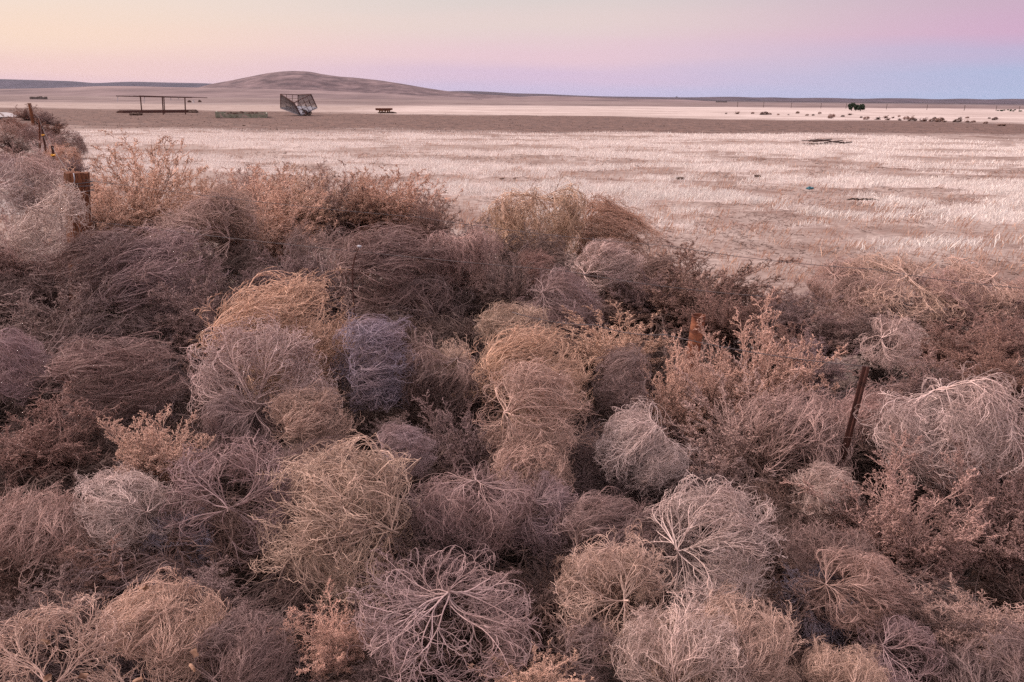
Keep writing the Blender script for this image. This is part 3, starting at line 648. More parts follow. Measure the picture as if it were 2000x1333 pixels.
 (1930, 1290, 110, 75, 'wiry', (0.3, -1, 0.2), 'mauve', 'mauve brush in the bottom right corner', 0.54),
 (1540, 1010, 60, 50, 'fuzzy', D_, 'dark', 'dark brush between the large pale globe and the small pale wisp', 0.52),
]
for h in HEROES:
    z_ = h[8] if len(h) > 8 else None
    weed(*h[:8], z=z_, group='tumbleweeds and dry bushes piled against the fence')

# weeds buried between and below the ones on top, darkened to imitate gap shade
frng = random.Random(4)
for row, (Y_, zc, rad) in enumerate([(1.15, 0.12, 0.34), (1.65, 0.16, 0.34), (2.2, 0.20, 0.36), (2.8, 0.24, 0.38), (3.4, 0.27, 0.40), (4.1, 0.32, 0.44), (4.9, 0.36, 0.48), (5.8, 0.40, 0.52), (6.8, 0.44, 0.55)]):
    half = Y_*0.86+0.6
    nx_ = int(2*half/(rad*1.55))
    for i in range(nx_):
        x_ = -half + (i+0.5)*2*half/nx_ + frng.uniform(-0.1, 0.1)
        yy = Y_ + frng.uniform(-0.15, 0.15)
        if Y_ > 5.4 and x_ > 1.9: continue
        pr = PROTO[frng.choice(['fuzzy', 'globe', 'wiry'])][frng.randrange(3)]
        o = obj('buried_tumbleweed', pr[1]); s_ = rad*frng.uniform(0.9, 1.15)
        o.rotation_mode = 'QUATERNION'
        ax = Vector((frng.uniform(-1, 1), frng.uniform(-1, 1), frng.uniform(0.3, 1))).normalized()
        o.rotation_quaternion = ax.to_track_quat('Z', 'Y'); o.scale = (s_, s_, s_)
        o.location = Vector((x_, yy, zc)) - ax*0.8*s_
        c = COL[frng.choice(['dark', 'mauve', 'dark', 'violet', 'brown'])]; o.color = (*[v*0.45 for v in c], 1)  # dark plant colours scaled down further, shade of the gaps painted in
        tag(o, 'dark dry tumbleweed, tinted darker as if shaded, buried deep between the paler ones above it', 'tumbleweed', 'shade-darkened tumbleweeds buried in the drift')

# bushes strung along the fence on the far left
FAR_L = [
 (57, 221, 24, 11, 'brown', 'brown bush at the foot of the far wooden post'), (88, 228, 26, 13, 'mauve', 'dark mauve bush right of the far wooden post'),
 (113, 240, 13, 7, 'dark', 'smallest dark bush at the right side of the far left row'), (100, 248, 28, 10, 'brown', 'low brown bush below the dark mauve one, far left row'),
 (30, 240, 34, 13, 'brown', 'wide brown bush left of the two rusty steel posts'), (4, 240, 12, 7, 'dark', 'dark bush at the left edge beside the grey track'),
 (55, 252, 24, 12, 'brown', 'brown bush just left of the second steel post'), (12, 258, 24, 12, 'pink', 'pinkish bush at the left edge above the darkest bush'),
 (34, 274, 34, 18, 'dark', 'darkest wide bush by the left edge, above the pale domes'), (74, 266, 26, 15, 'mauve', 'mauve bush at the foot of the second steel post'),
 (140, 277, 23, 18, 'mauve', 'round mauve bush standing out over the pale field, far left'), (110, 276, 26, 13, 'brown', 'brown bush left of the round mauve one'),
 (92, 290, 28, 15, 'pale', 'pale dome behind the steel post with the yellow insulator'), (124, 308, 28, 22, 'rust', 'rusty bush right of the steel post with the yellow insulator'),
 (28, 302, 36, 18, 'pink', 'pinkish dome at the left edge under the darkest bush'), (66, 318, 32, 18, 'pink', 'pinkish dome at the foot of the steel post with the yellow insulator'),
 (14, 330, 34, 20, 'violet', 'grey-violet dome on the left edge above the white tangle'), (150, 318, 20, 20, 'mauve', 'small mauve bush left of the tall upright bush'),
 (-30, 290, 40, 22, 'brown', 'brown bush almost wholly cut off by the left edge, beside the darkest bush'), (-40, 340, 50, 30, 'pink', 'pinkish bush almost wholly cut off by the left edge, below the grey-violet dome')]
for (cx, cy, rx, ry, c, lab) in FAR_L:
    weed(cx, cy, rx*1.12, ry*1.2, frng.choice(['fuzzy', 'globe', 'fuzzy']), (frng.uniform(-0.5, 0.5), -1, 0.2), c,
         lab or 'brown bush outside the left edge of the fence row', 'bushes along the far left fence', z=0.62, name='dry_bush', cat='bush', single=True)

# ------------------------------------------------------------------ far plain shrubs
FARS = [(1418, 221, 3, 2), (1440, 220, 6, 3), (1470, 221, 4, 2), (1492, 222, 9, 3.4), (1503, 223, 5, 2), (1520, 224, 3, 2), (1540, 224, 3, 2), (1558, 220, 4, 2.4),
        (1576, 225, 4, 2), (1588, 225, 3, 2), (1601, 221, 4, 2.2), (1624, 227, 8, 4.5), (1646, 227, 4, 2), (1660, 223, 6, 2), (1692, 231, 7, 3), (1714, 231, 8, 3.4),
        (1730, 228, 7, 3), (1734, 232, 6, 3), (1757, 233, 5, 3), (1770, 231, 7, 3.6), (1781, 230, 8, 4.4), (1782, 235, 10, 2.6), (1803, 234, 11, 3.8), (1820, 235, 7, 3),
        (1825, 231, 4, 2.4), (1835, 234, 9, 4.4), (1845, 236, 5, 3), (1870, 236, 9, 3), (1889, 237, 7, 3), (1900, 238, 6, 2), (1875, 231, 4, 2), (1889, 230, 4, 2),
        (1925, 240, 5, 2.4), (1943, 232, 6, 3), (1952, 244, 5, 2), (1960, 243, 6, 3), (1932, 231, 3, 1.8), (1756, 227, 3, 2), (1744, 229, 4, 2), (1682, 229, 3, 2)]
for i, (cx, cy, rx, ry) in enumerate(FARS):
    g = at_z(cx, cy+ry, 0.0)
    o = weed(cx, cy, rx*0.8, ry*0.95, frng.choice(['fuzzy', 'globe', 'wiry']), (0, -1, 0.1), 'brown' if i % 3 else 'dark',
             'small dark dry shrub scattered on the bright far plain', 'shrubs scattered on the far plain', Y=g[1], name='shrub', cat='shrub', single=True)

# ------------------------------------------------------------------ brush litter under the pile and pale grass on the field
lr = np.random.RandomState(8)
def litter():
    n_ = 26000
    y_ = lr.uniform(0.3, 8.5, n_); x_ = lr.uniform(-1, 1, n_)*(y_*0.9+0.8)
    ok = ~((y_ > 6) & (x_ > 2.2)) & ~((y_ > 5) & (x_ > 4.2))
    x_ = x_[ok]; y_ = y_[ok]; n_ = len(x_)
    st_ = np.stack([x_, y_, lr.uniform(0.0, 0.35, n_)*np.clip((9-y_)/3, 0, 1)], 1)
    d = nrm(np.stack([lr.normal(size=n_), lr.normal(size=n_), lr.uniform(-0.1, 0.6, n_)], 1))
    P = walk(lr, st_, d, lr.uniform(0.10, 0.35, n_), 4, np.zeros(3), np.full(n_, 1e6), 0, 0, 0.2, np.zeros(3))
    return assemble('brush_litter', [tubes(P, 0.002, 0.001, 0.0, lr)])
o = obj('brush_litter', litter()); o.color = (0.20, 0.13, 0.115, 1)
tag(o, 'loose broken twigs lying under and between the tumbleweeds', 'brush litter', kind='stuff')

def grass_blades(n_, rmin, rmax, seed, hmin, hmax, wid, thr, mat, name, cond=None):
    g_ = np.random.RandomState(seed)
    r_ = np.exp(g_.uniform(math.log(rmin), math.log(rmax), n_)); th = np.radians(g_.uniform(-44, 44, n_))
    x = r_*np.sin(th); y = r_*np.cos(th)
    gr, dk, fr_, st_ = fields(x, y)
    tuft = vnoise(x*3.1, y*3.1)
    keep = g_.rand(n_) < gr**1.3*(0.35+0.65*sstep(thr, thr+0.35, tuft))
    if cond is not None: keep = cond(x, y, gr, tuft, g_, dk)
    x = x[keep]; y = y[keep]; r_ = r_[keep]; tuft = tuft[keep]; m_ = len(x)
    z = ground_z(x, y)
    h = g_.uniform(hmin, hmax, m_)*(0.6+0.7*tuft)
    lean = np.stack([g_.normal(0.30, 0.25, m_), g_.normal(0.0, 0.25, m_)], 1)*h[:, None]
    wd = wid*(0.6+0.4*r_/rmin)*g_.uniform(0.6, 1.3, m_)
    a = g_.uniform(-0.7, 0.7, m_)
    bx = np.cos(a)*wd; by = np.sin(a)*wd
    V = np.stack([np.stack([x-bx, y-by, z-0.01], 1), np.stack([x+bx, y+by, z-0.01], 1),
                  np.stack([x+lean[:, 0]*0.45+bx*0.7, y+lean[:, 1]*0.45, z+h*0.6], 1),
                  np.stack([x+lean[:, 0], y+lean[:, 1], z+h], 1)], 1).reshape(-1, 3)
    b0 = np.arange(m_)[:, None]*4
    F = np.concatenate([b0+np.array([[0, 1, 2, 3]])])
    me = mesh_from(name, V, F, np.full(len(F), 4), mat, {'vary': np.repeat(g_.rand(m_), 4)}, smooth=False)
    return obj(name, me)
def blade_mat(name, c1, c2):
    m, t, b = material(name, 0.8); n = t.nodes.new; l = t.links.new
    at = n('ShaderNodeAttribute'); at.attribute_name = 'vary'; cr = n('ShaderNodeValToRGB')
    cr.color_ramp.elements[0].color = (*c1, 1); cr.color_ramp.elements[1].color = (*c2, 1)
    l(at.outputs['Fac'], cr.inputs[0]); l(cr.outputs[0], b.inputs['Base Color']); return m
PG = blade_mat('bleached_grass', (0.74, 0.61, 0.55), (0.95, 0.88, 0.83))
RG = blade_mat('ruddy_grass', (0.42, 0.22, 0.15), (0.66, 0.42, 0.31))
tag(grass_blades(900000, 9.5, 62, 3, 0.05, 0.17, 0.0037, 0.25, PG, 'dry_grass'), 'bleached short dry grass growing in patches over the field', 'dry grass', kind='stuff')
tag(grass_blades(260000, 9.0, 55, 4, 0.05, 0.15, 0.003, 0.3, RG, 'ruddy_stubble',
                 cond=lambda x, y, gr, tf, g_, dk: (g_.rand(len(x)) < 0.8*np.exp(-((gr-0.35)/0.35)**2)*sstep(0.4, 0.7, tf)) & (dk < 0.5)),
    'thin reddish stubble between the pale grass patches', 'stubble', kind='stuff')
def soil_litter():
    g_ = np.random.RandomState(12); n_ = 30000
    r_ = np.exp(g_.uniform(math.log(7.5), math.log(34), n_)); th = np.radians(g_.uniform(-44, 44, n_))
    x = r_*np.sin(th); y = r_*np.cos(th); gr, dk, _, _ = fields(x, y)
    k = g_.rand(n_) < (1-gr)*sstep(0.40, 0.62, fbm(x*0.8+3, y*1.1+5, 4)); x = x[k]; y = y[k]; r_ = r_[k]; m_ = len(x)
    st_ = np.stack([x, y, ground_z(x, y)+0.004], 1)
    d = nrm(np.stack([g_.normal(size=m_), g_.normal(size=m_)*0.6, g_.uniform(0, 0.25, m_)], 1))
    P = walk(g_, st_, d, g_.uniform(0.03, 0.11, m_)*(r_/9)**0.6, 2, np.zeros(3), np.full(m_, 1e6), 0, 0, 0.25, np.zeros(3))
    return assemble('soil_litter', [tubes(P, 0.0035*(r_/9)**0.7, 0.002, 0.0, g_)])
o = obj('soil_litter', soil_litter()); o.color = (0.13, 0.075, 0.06, 1)
tag(o, 'dark twig scraps strewn over the bare dirt beyond the drift', 'twig litter', kind='stuff')
def clods():
    g_ = np.random.RandomState(2); n_ = 9000
    r_ = np.exp(g_.uniform(math.log(52), math.log(118), n_)); th = np.radians(g_.uniform(-44, 44, n_))
    x = r_*np.sin(th); y = r_*np.cos(th); gr, dk, _, _ = fields(x, y); k = dk > 0.3; x = x[k]; y = y[k]; m_ = len(x)
    s_ = g_.uniform(0.012, 0.05, m_)*np.where(g_.rand(m_) < 0.06, 1.7, 1); z = ground_z(x, y)
    o_ = np.array([[-1, -1, -0.2], [1, -1, -0.2], [1, 1, -0.2], [-1, 1, -0.2], [0, 0, 0.9]])
    V = (np.stack([x, y, z], 1)[:, None] + o_[None]*s_[:, None, None]*g_.uniform(0.5, 1.4, (m_, 5, 3))).reshape(-1, 3)
    b0 = np.arange(m_)[:, None]*5
    F = np.concatenate([b0+np.array([[a, b_, 4]]) for a, b_ in ((0, 1), (1, 2), (2, 3), (3, 0))])
    return mesh_from('clods', V, F, np.full(len(F), 3), DIRTCLOD, smooth=False)
tag(obj('dirt_clods', clods()), 'dark clods and dung scattered over the trampled band', 'clods', kind='stuff')

# ------------------------------------------------------------------ near fence
prng = random.Random(3)
def wooden_post(px, py_top, Y, wpx, lean, label):
    top = at_y(px, py_top, Y); w_ = wpx*Y/math.cos(0)/FPX*1.02
    e = empty('wooden_post', (top[0], top[1], 0))
    m = MB(); k = 22; rows = 16; H = top[2]
    vs = []; fs = []
    for i in range(rows+1):
        z = H*i/rows
        for j in range(k):
            a = 2*math.pi*j/k; rr_ = w_/2*(1 + 0.035*math.sin(5*a+1.3) + 0.02*math.sin(11*a+i*0.1) + (0.0 if j % 7 else -0.10))
            vs.append((rr_*math.cos(a)+lean*(z/H-1), rr_*math.sin(a), z + (prng.uniform(-0.008, 0.006) if i == rows else 0)))
    for i in range(rows):
        for j in range(k): fs.append([i*k+j, i*k+(j+1) % k, (i+1)*k+(j+1) % k, (i+1)*k+j])
    vs.append((0, 0, H-0.004)); c = len(vs)-1
    fs += [[rows*k+j, rows*k+(j+1) % k, c] for j in range(k)]
    m.add(vs, fs)
    o = m.build('timber', WOODP, e)
    return e, w_, H, top
e, w_, H, wtop = wooden_post(150, 337, 6.2, 43, 0.22, None)
tag(e, 'square-cut brown wooden corner post wrapped with wire, rear left', 'fence post')
def ring(e, r_, z, tilt, wire=0.004):
    m = MB(); pts = [(r_*math.cos(a), r_*math.sin(a), z+tilt*math.cos(a)) for a in np.linspace(0, 2*math.pi, 25)]
    m.tube(pts, wire, 6, cap=False); return m.build('wire_wrap', WIRE, e, smooth=True)
ring(e, w_/2+0.008, H-0.085, 0.008); ring(e, w_/2+0.008, H-0.100, -0.006); ring(e, w_/2+0.008, H-0.15, 0.004, 0.0035)
m = MB(); m.tube([(0.03, -w_/2-0.006, H+0.003), (0.032, -w_/2-0.008, H-0.03), (0.028, -w_/2-0.008, H-0.068)], 0.004, 6); m.tube([(0.028, -w_/2-0.008, H-0.068), (0.02, -w_/2-0.008, H-0.072)], 0.004, 6)
m.build('staple', PALEMETAL, e, smooth=True)

e2, w2, H2, t2 = wooden_post(57.5, 202, 56, 5.6, 0, None)
tag(e2, 'far wooden fence post above the brown bushes on the left', 'fence post')

def t_post(px, py, Y, label, lean=(0, 0), size=0.036, yellow=None, mat=RUST, bottom=None):
    top = at_y(px, py, Y)
    foot = np.array([top[0]-lean[0], top[1]-lean[1], 0.0])
    e = empty('steel_post', foot); d = Vector(top-foot)
    m = MB(); q_ = Vector((0, 0, 0))
    n_ = d.normalized(); x = n_.cross(Vector((0, 1, 0.0))).normalized(); x = -x if x.x < 0 else x; y = n_.cross(x)
    m.bar(q_, d, size, size*0.16, up=y); m.bar(q_+y*size*0.0, d, size*0.16, size*0.9, up=y)
    for i in range(int(d.length/0.055)):
        p_ = n_*(0.05+i*0.055) - y*size*0.14
        if p_.length < d.length-0.02: m.bar(p_-x*size*0.16, p_+x*size*0.16, 0.008, size*0.22, up=y)
    m.build('bar', mat, e)
    if yellow:
        p_ = Vector(at_y(*yellow, top[1])) - Vector(foot); t_ = max(0.1, p_.z/d.z); p_ = d*t_
        mm = MB(); mm.bar(p_-x*0.03-y*0.02, p_+x*0.03-y*0.02, 0.022, 0.03); mm.tube([p_+Vector((0.02, -0.03, 0)), p_+Vector((0.06, -0.04, 0.01))], 0.010, 6)
        mm.build('insulator', YELLOW, e)
    tag(e, label, 'fence post'); return e, top
_, tp1 = t_post(102, 285, 12.9, 'rusty steel post with a yellow insulator left of the wooden corner post', (0.09, 0), 0.045, (99.5, 303), DARKRUST)
_, tp2 = t_post(81.5, 246, 21.0, 'rusty steel post with a small yellow insulator, second along the left fence', (0.03, 0), 0.055, (81, 264), DARKRUST)
_, tp3 = t_post(76.5, 232, 27.0, 'short rusty steel post leaning to the right, third along the left fence', (0.22, 0), 0.06, None, RUST)
_, tpr = t_post(1692, 716, 3.3, 'dark rusty steel post leaning to the right in the drift', (0.10, 0.02), 0.034, None, DARKRUST)

# iron pipe post
pt = at_y(1365, 617, 4.35)
e = empty('pipe_post', (pt[0]-0.06, pt[1], 0)); m = MB(); r_ = 0.041
k = 28; pts = []
for i in range(15):
    t_ = i/14; pts.append(Vector((0.06*t_, 0, pt[2]*t_)))
m.tube(pts, [r_*(1+0.012*math.sin(i*2.1)) for i in range(15)], k, cap=False)
m.tube([Vector((0.06, 0, pt[2]-0.002)), Vector((0.06, 0, pt[2]-0.12))], r_*0.9, k, cap=False)
o = m.build('pipe', noisy_material('rusty_pipe', (0.09, 0.03, 0.02), (0.34, 0.13, 0.07), 9, 0.8, (1, 1, 3), c3=(0.2, 0.07, 0.04), bump=0.3), e, smooth=True)
m = MB(); m.tube([(0.06+r_*math.cos(a), r_*math.sin(a), pt[2]) for a in np.linspace(0, 2*math.pi, 25)], 0.0035, 6, cap=False)
m.build('rim', RUST, e, smooth=True)
tag(e, 'round rusty iron pipe post sticking up between the spiky bushes', 'fence post')

# bent iron rod with a pale cap
a = at_y(702, 482, 5.0); bpt = at_y(694, 500, 5.0); c = at_y(689, 522, 5.0); g_ = at_y(688, 545, 5.0)
m = MB(); m.tube([(g_[0], g_[1], 0.0), g_, c, bpt, a], 0.0045, 8)
o = m.build('iron_rod', DARKRUST, None, origin=(g_[0], g_[1], 0.0), smooth=True)
tag(o, 'thin bent black iron rod rising from the wide dark wiry dome', 'rod')
mm = MB(); mm.lump(np.array(a)-np.array([g_[0], g_[1], 0.0]), 0.015, 0.011, 0.009, prng); cp = mm.build('cap', PALEMETAL, o, smooth=True)

def wire(label, pts, r_=0.0022, barbs=True, sag=0.02):
    P = [Vector(p) for p in pts]; full = []
    for a_, b_ in zip(P[:-1], P[1:]):
        n_ = max(6, int((b_-a_).length/0.25))
        for i in range(n_): 
            t_ = i/n_; q_ = a_.lerp(b_, t_); q_.z -= sag*4*t_*(1-t_); full.append(q_)
    full.append(P[-1]); m = MB(); m.tube(full, r_, 5)
    if barbs:
        for i in range(1, len(full)-1):
            q_ = full[i]
            for _ in range(2):
                v_ = Vector((prng.uniform(-1, 1), prng.uniform(-1, 1), prng.uniform(-1, 1))).normalized()*0.016
                m.tube([q_-v_, q_+v_], 0.0013, 4)
    org = tuple(full[0]); o_ = m.build('fence_wire', WIRE, None, origin=org, smooth=True)
    tag(o_, label, 'wire'); return o_
rt_ = at_y(2120, 572, 4.3)
wp = wtop + np.array([0.08, -0.07, -0.05])
wire('top barbed fence wire stretched from the wooden post to the right edge', [wp, at_y(820, 425, 5.7), at_y(1310, 481, 5.1), at_y(1700, 526, 4.7), rt_], 0.0019)
wire('second fence wire running just below the top one, mostly hidden in weeds', [wp+np.array([0, 0, -0.34]), at_y(1105, 530, 5.2), at_y(1500, 580, 4.8)], 0.0024)
wire('lower wire tied to the top of the leaning dark steel post', [at_y(1000, 610, 3.9), at_y(1164, 635, 3.7), at_y(1298, 654, 3.6), tpr], 0.0022)
wire('wire stretched along the left fence from the wooden corner post', [wtop+np.array([-0.05, 0.05, -0.10]), tp1+np.array([0, 0, -0.02]), tp2+np.array([0, 0, -0.02]), tp3, t2+np.array([0, 0, -0.1])], 0.0035, False)
wire('lower wire sagging along the left fence between the steel posts', [wtop+np.array([-0.05, 0.05, -0.4]), tp1+np.array([0, 0, -0.28]), tp2+np.array([0, 0, -0.28])], 0.003, False)

# ------------------------------------------------------------------ far fence
prev = None
FPOST = [(-60, 203), (-15, 205), (42, 206), (77, 206), (105, 206), (155, 207), (211, 208), (265, 210), (315, 210), (365, 211), (393, 211.5), (415, 211.5), (437, 212), (460, 212.5), (511, 213), (548, 213.5), (655, 213.5), (703, 214), (750, 214), (800, 214.5), (848, 215.5), (894, 216.5), (938, 217.5), (984, 218.5), (1028, 219.5), (1076, 220.5), (1120, 221.5), (1178, 223), (1235, 224.5), (1285, 225.5)]
tops = []
for i, (px_, py_) in enumerate(FPOST):
    g_ = at_z(px_, py_, 0.0); h_ = 1.25 if i < 27 else 1.5
    m = MB(); ln = prng.uniform(-0.04, 0.04); rw = 0.075 if px_ < 200 or i == len(FPOST)-1 else 0.055
    m.tube([(0, 0, 0), (ln*0.5, 0, h_*0.5), (ln, 0, h_*prng.uniform(0.93, 1.05))], [rw, rw, rw*0.9], 6)
    o = m.build('far_fence_post', DARKRUST, None, origin=tuple(g_))
    if px_ < 0: lab = 'thin fence post of the far wire fence beyond the left edge'
    tag(o, 'thin dark post of the far wire fence across the plain', 'fence post', 'posts of the far wire fence')
    tops.append(Vector(g_)+Vector((0, 0, h_)))
for zf, nm in ((0.95, 'upper thin wire of the far fence across the plain'), (0.55, 'lower thin wire of the far fence across the plain')):
    m = MB(); m.tube([t_-Vector((0, 0, 1.25*(1-zf))) for t_ in tops], 0.008, 4)
    tag(m.build('far_fence_wire', WIRE, None, origin=tuple(tops[0])), nm, 'wire')

# ------------------------------------------------------------------ far things
# open pole frame
def pt_g(px, py): return at_z(px, py, 0.0)
Yf = 92.0
e = empty('pole_frame', at_y(318, 221, Yf)*np.array([1, 1, 0])); org = np.array(e.location)
def rel(px, py, Y): return at_y(px, py, Y)-org
def ground_rel(px, py, Y): 
    p = at_y(px, py, Y); p[2] = 0; return p-org
for (a_, b_, Y, t_) in (((274, 188), 277, 90, .07), ((317, 190), 318.5, 90, .07), ((320, 190), 321.5, 94, .06), ((361, 190.5), 362, 92, .07)):
    m = MB(); m.tube([ground_rel(b_, 221, Y), rel(*a_, Y)], t_, 8); m.build('post', DARKRUST, e)
m = MB(); m.bar(rel(227, 188, 90), rel(366, 191, 90), .10, .09); m.build('beam', DARKRUST, e)
m = MB(); m.bar(rel(272, 187.5, 92.5), rel(405, 191.5, 92.5), .09, .07); m.build('beam', DARKRUST, e)
m = MB(); m.bar(rel(260, 187.8, 88.5), rel(375, 191.6, 95.5), .07, .06); m.build('beam', DARKRUST, e)
for px_ in (228, 240, 252, 264, 290, 304, 330, 344, 356, 372, 388, 402):
    m = MB(); y0 = 187.6+(px_-228)*0.0225; m.bar(rel(px_, y0, 88.5), rel(px_+1.5, y0, 94.5), .07, .07); m.build('crosspiece', DARKRUST, e)
for px_, ln in ((230, 10), (282, 12), (334, 8), (349, 5)):
    m = MB(); m.tube([rel(px_, 189.5, 90), rel(px_-0.5, 189.5+ln, 90)], .035, 5); m.build('hanging_strip', PALEMETAL, e)
tag(e, 'open rusty frame of poles and a flat roof grid left of the cage trailer', 'frame')
# long low trough and rubble beneath
m = MB(); a_ = pt_g(235, 221.5); b_ = pt_g(380, 219.5)
m.bar(a_+[0, 0, .12], b_+[0, 0, .12], 1.0, .26); m.bar(a_+[0, 0, .28], b_+[0, 0, .28], .12, .10)
tag(m.build('feed_trough', DARKRUST, None, origin=tuple(a_)), 'long low dark red trough lying under the open pole frame', 'trough')
for cx, cy, s_, lab in ((240, 219.5, .55, 'dark heap at the left end of the trough under the pole frame'), (266, 223.5, .45, 'small dark heap in front of the trough'), (376, 218.5, .5, 'dark heap at the right end of the trough')):
    m = MB(); g_ = pt_g(cx, cy+1.5)
    for i in range(9): m.lump((prng.uniform(-1.1, 1.1)*s_, prng.uniform(-.4, .4), .08), .30*s_*2, .25, prng.uniform(.10, .26), prng)
    o = m.build('rubble_heap', DIRTCLOD); o.location = g_; tag(o, lab, 'rubble')
# green concrete trough
e = empty('water_trough', pt_g(470, 229)); org = np.array(e.location)
A = pt_g(421, 230)-org; B = pt_g(521, 231)-org; A2 = pt_g(424, 226.5)-org; B2 = pt_g(523, 227.5)-org; hh = np.array([0, 0, .52]); hr = np.array([0, 0, .42])
m = MB()
prof = [A+(B-A)*t_ for t_ in np.linspace(0, 1, 22)]
for i in range(21):
    hl = [.56, .56, .54, .5, .42, .36, .38, .34, .36, .33, .40, .38, .42, .40, .41, .42, .43, .42, .45, .46, .44, .44]
    q_ = [prof[i], prof[i+1], prof[i+1]+[0, 0, hl[i+1]], prof[i]+[0, 0, hl[i]]]
    m.slab([Vector(v_) for v_ in q_], -0.12)
m.build('front_wall', GREENP, e)
m = MB(); m.bar(A2+hh*.42, B2+hh*.42, .12, .44); m.build('back_wall', GREENP, e)
m = MB(); m.bar(A+[0.06, .14, .27], A2+[.06, -.07, .27], .13, .54); m.build('end_wall', GREENP, e)
m = MB(); m.bar(B+[-.06, .14, .22], B2+[-.06, -.07, .22], .13, .44); m.build('end_wall', GREENP, e)
m = MB()
for i in range(34):
    t_ = prng.uniform(.08, .97); p_ = A+(B-A)*t_ + (A2-A)*prng.uniform(.05, .5); m.lump((p_[0], p_[1]-.1, prng.uniform(.18, .42)), prng.uniform(.15, .4), .2, prng.uniform(.08, .2), prng)
m.build('dead_growth', DIRTCLOD, e)
tag(e, 'broken pale green concrete trough full of dark dead growth', 'trough')

# tipped cage trailer
e = empty('cage_trailer', pt_g(588, 226.5)); org = np.array(e.location)
def cp_(x, y, Y): 
    p = at_y(500+x/6.667, 150+y/6.667, Y); return Vector(p-org)
Yb = float(e.location.y)
A, Bc, Cc, Dc = cp_(320, 228, Yb+.9), cp_(495, 340, Yb-1.0), cp_(716, 230, Yb+1.3), cp_(548, 238, Yb+3.6)
A_, B_, C_, D_2 = cp_(320, 408, Yb+1.4), cp_(578, 500, Yb+.0), cp_(795, 405, Yb+1.9), cp_(548, 385, Yb+3.6)
def panel(name, a0, a1, b0, b1, n_, w_, mat, skip=()):
    m = MB()
    for i in range(n_+1):
        if i in skip: continue
        t_ = i/n_; m.bar(a0.lerp(a1, t_), b0.lerp(b1, t_), w_, .035, up=(a1-a0).cross(b0-a0).normalized())
    for u in (0.33, 0.66): m.bar(a0.lerp(b0, u), a1.lerp(b1, u), .05, .04)
    return m.build(name, mat, e)
panel('side_panel', A, Bc, A_, B_, 17, .12, PLANK)
panel('side_panel', Dc, Cc, D_2, C_, 15, .12, PLANK)
panel('end_panel', Bc, Cc, B_, C_, 4, .05, DARKRUST)
panel('end_panel', A, Dc, A_, D_2, 3, .05, DARKRUST)
m = MB()
for a_, b_ in ((A, Bc), (Bc, Cc), (Cc, Dc), (Dc, A)): m.bar(a_, b_, .08, .08)
for a_, b_ in ((A, A_), (Bc, B_), (Cc, C_), (Dc, D_2)): m.bar(a_, b_, .09, .09)
m.build('rim_frame', DARKRUST, e)
m = MB(); m.slab([A_, B_, C_, D_2], .06); 
m.build('floor', GREYM, e)
m = MB(); m.bar(A_, B_, .12, .14); m.bar(B_, C_, .12, .14); m.build('chassis', GREYM, e)
m = MB()
for i in range(12):
    t_ = prng.uniform(.2, .85); s_ = prng.uniform(.1, .9); p_ = A_.lerp(B_, s_).lerp(D_2.lerp(C_, s_), t_)+Vector((0, 0, .12))
    v_ = Vector((prng.uniform(-1, 1), prng.uniform(-1, 1), prng.uniform(-.1, .4))).normalized()*.5
    m.bar(p_-v_, p_+v_, .22, .03)
m.build('loose_boards', GREYM, e)
for dx, dy in ((640, .5), (690, 1.4)):
    wc = cp_(dx, 480, Yb+dy); wc.z = .34
    m = MB(); ax = Vector((.45, -.9, 0)).normalized(); u_ = ax.cross(Vector((0, 0, 1))); 
    pts = [wc+(u_*math.cos(q_)+Vector((0, 0, 1))*math.sin(q_))*.27 for q_ in np.linspace(0, 2*math.pi, 17)]
    m.tube(pts, .075, 8, cap=False); wo = m.build('wheel', BARK, e, smooth=True)
    m = MB(); m.tube([wc-ax*.05, wc+ax*.05], .17, 12); m.build('rim', DARKRUST, wo)
m = MB(); a1_ = cp_(640, 480, Yb+.5); a1_.z = .34; a2_ = cp_(690, 480, Yb+1.4); a2_.z = .34; m.tube([a1_, a2_], .05, 8); m.tube([a2_, B_.lerp(C_, .55)], .05, 6); m.build('axle', DARKRUST, e)
tag(e, 'tipped livestock cage trailer of slatted sides, right of the green trough', 'trailer')

# rusty beam on a base
e = empty('rusty_bench', pt_g(751, 221.5)); org = np.array(e.location); Yq = float(e.location.y)
m = MB(); a_ = at_y(734, 213.5, Yq)-org; b_ = at_y(766, 213.5, Yq)-org; m.bar(a_, b_, .7, .26); m.bar(a_+[.1, -.3, -.12], b_+[-.1, -.3, -.12], .1, .12); m.build('top_beam', RUST, e)
m = MB()
for px_ in (742, 746, 752, 757, 760):
    p_ = at_y(px_, 217, Yq)-org; m.bar((p_[0], 0, 0), (p_[0]+prng.uniform(-.1, .1), 0, .55), .18, .14)
p0 = at_y(741, 218, Yq)-org; p1 = at_y(762, 218, Yq)-org; m.bar((p0[0], -.1, .35), (p1[0], -.1, .40), .2, .14); m.build('base', noisy_material('ochre_timber', (.12, .06, .03), (.42, .26, .12), 5), e)
m = MB(); m.lump((1.0, 0, .06), .75, .4, .16, prng); m.lump((-.3, .1, .06), .7, .4, .14, prng); m.build('rubble', DIRTCLOD, e)
tag(e, 'rusty beam resting on a low ochre base, alone right of the cage trailer', 'bench')

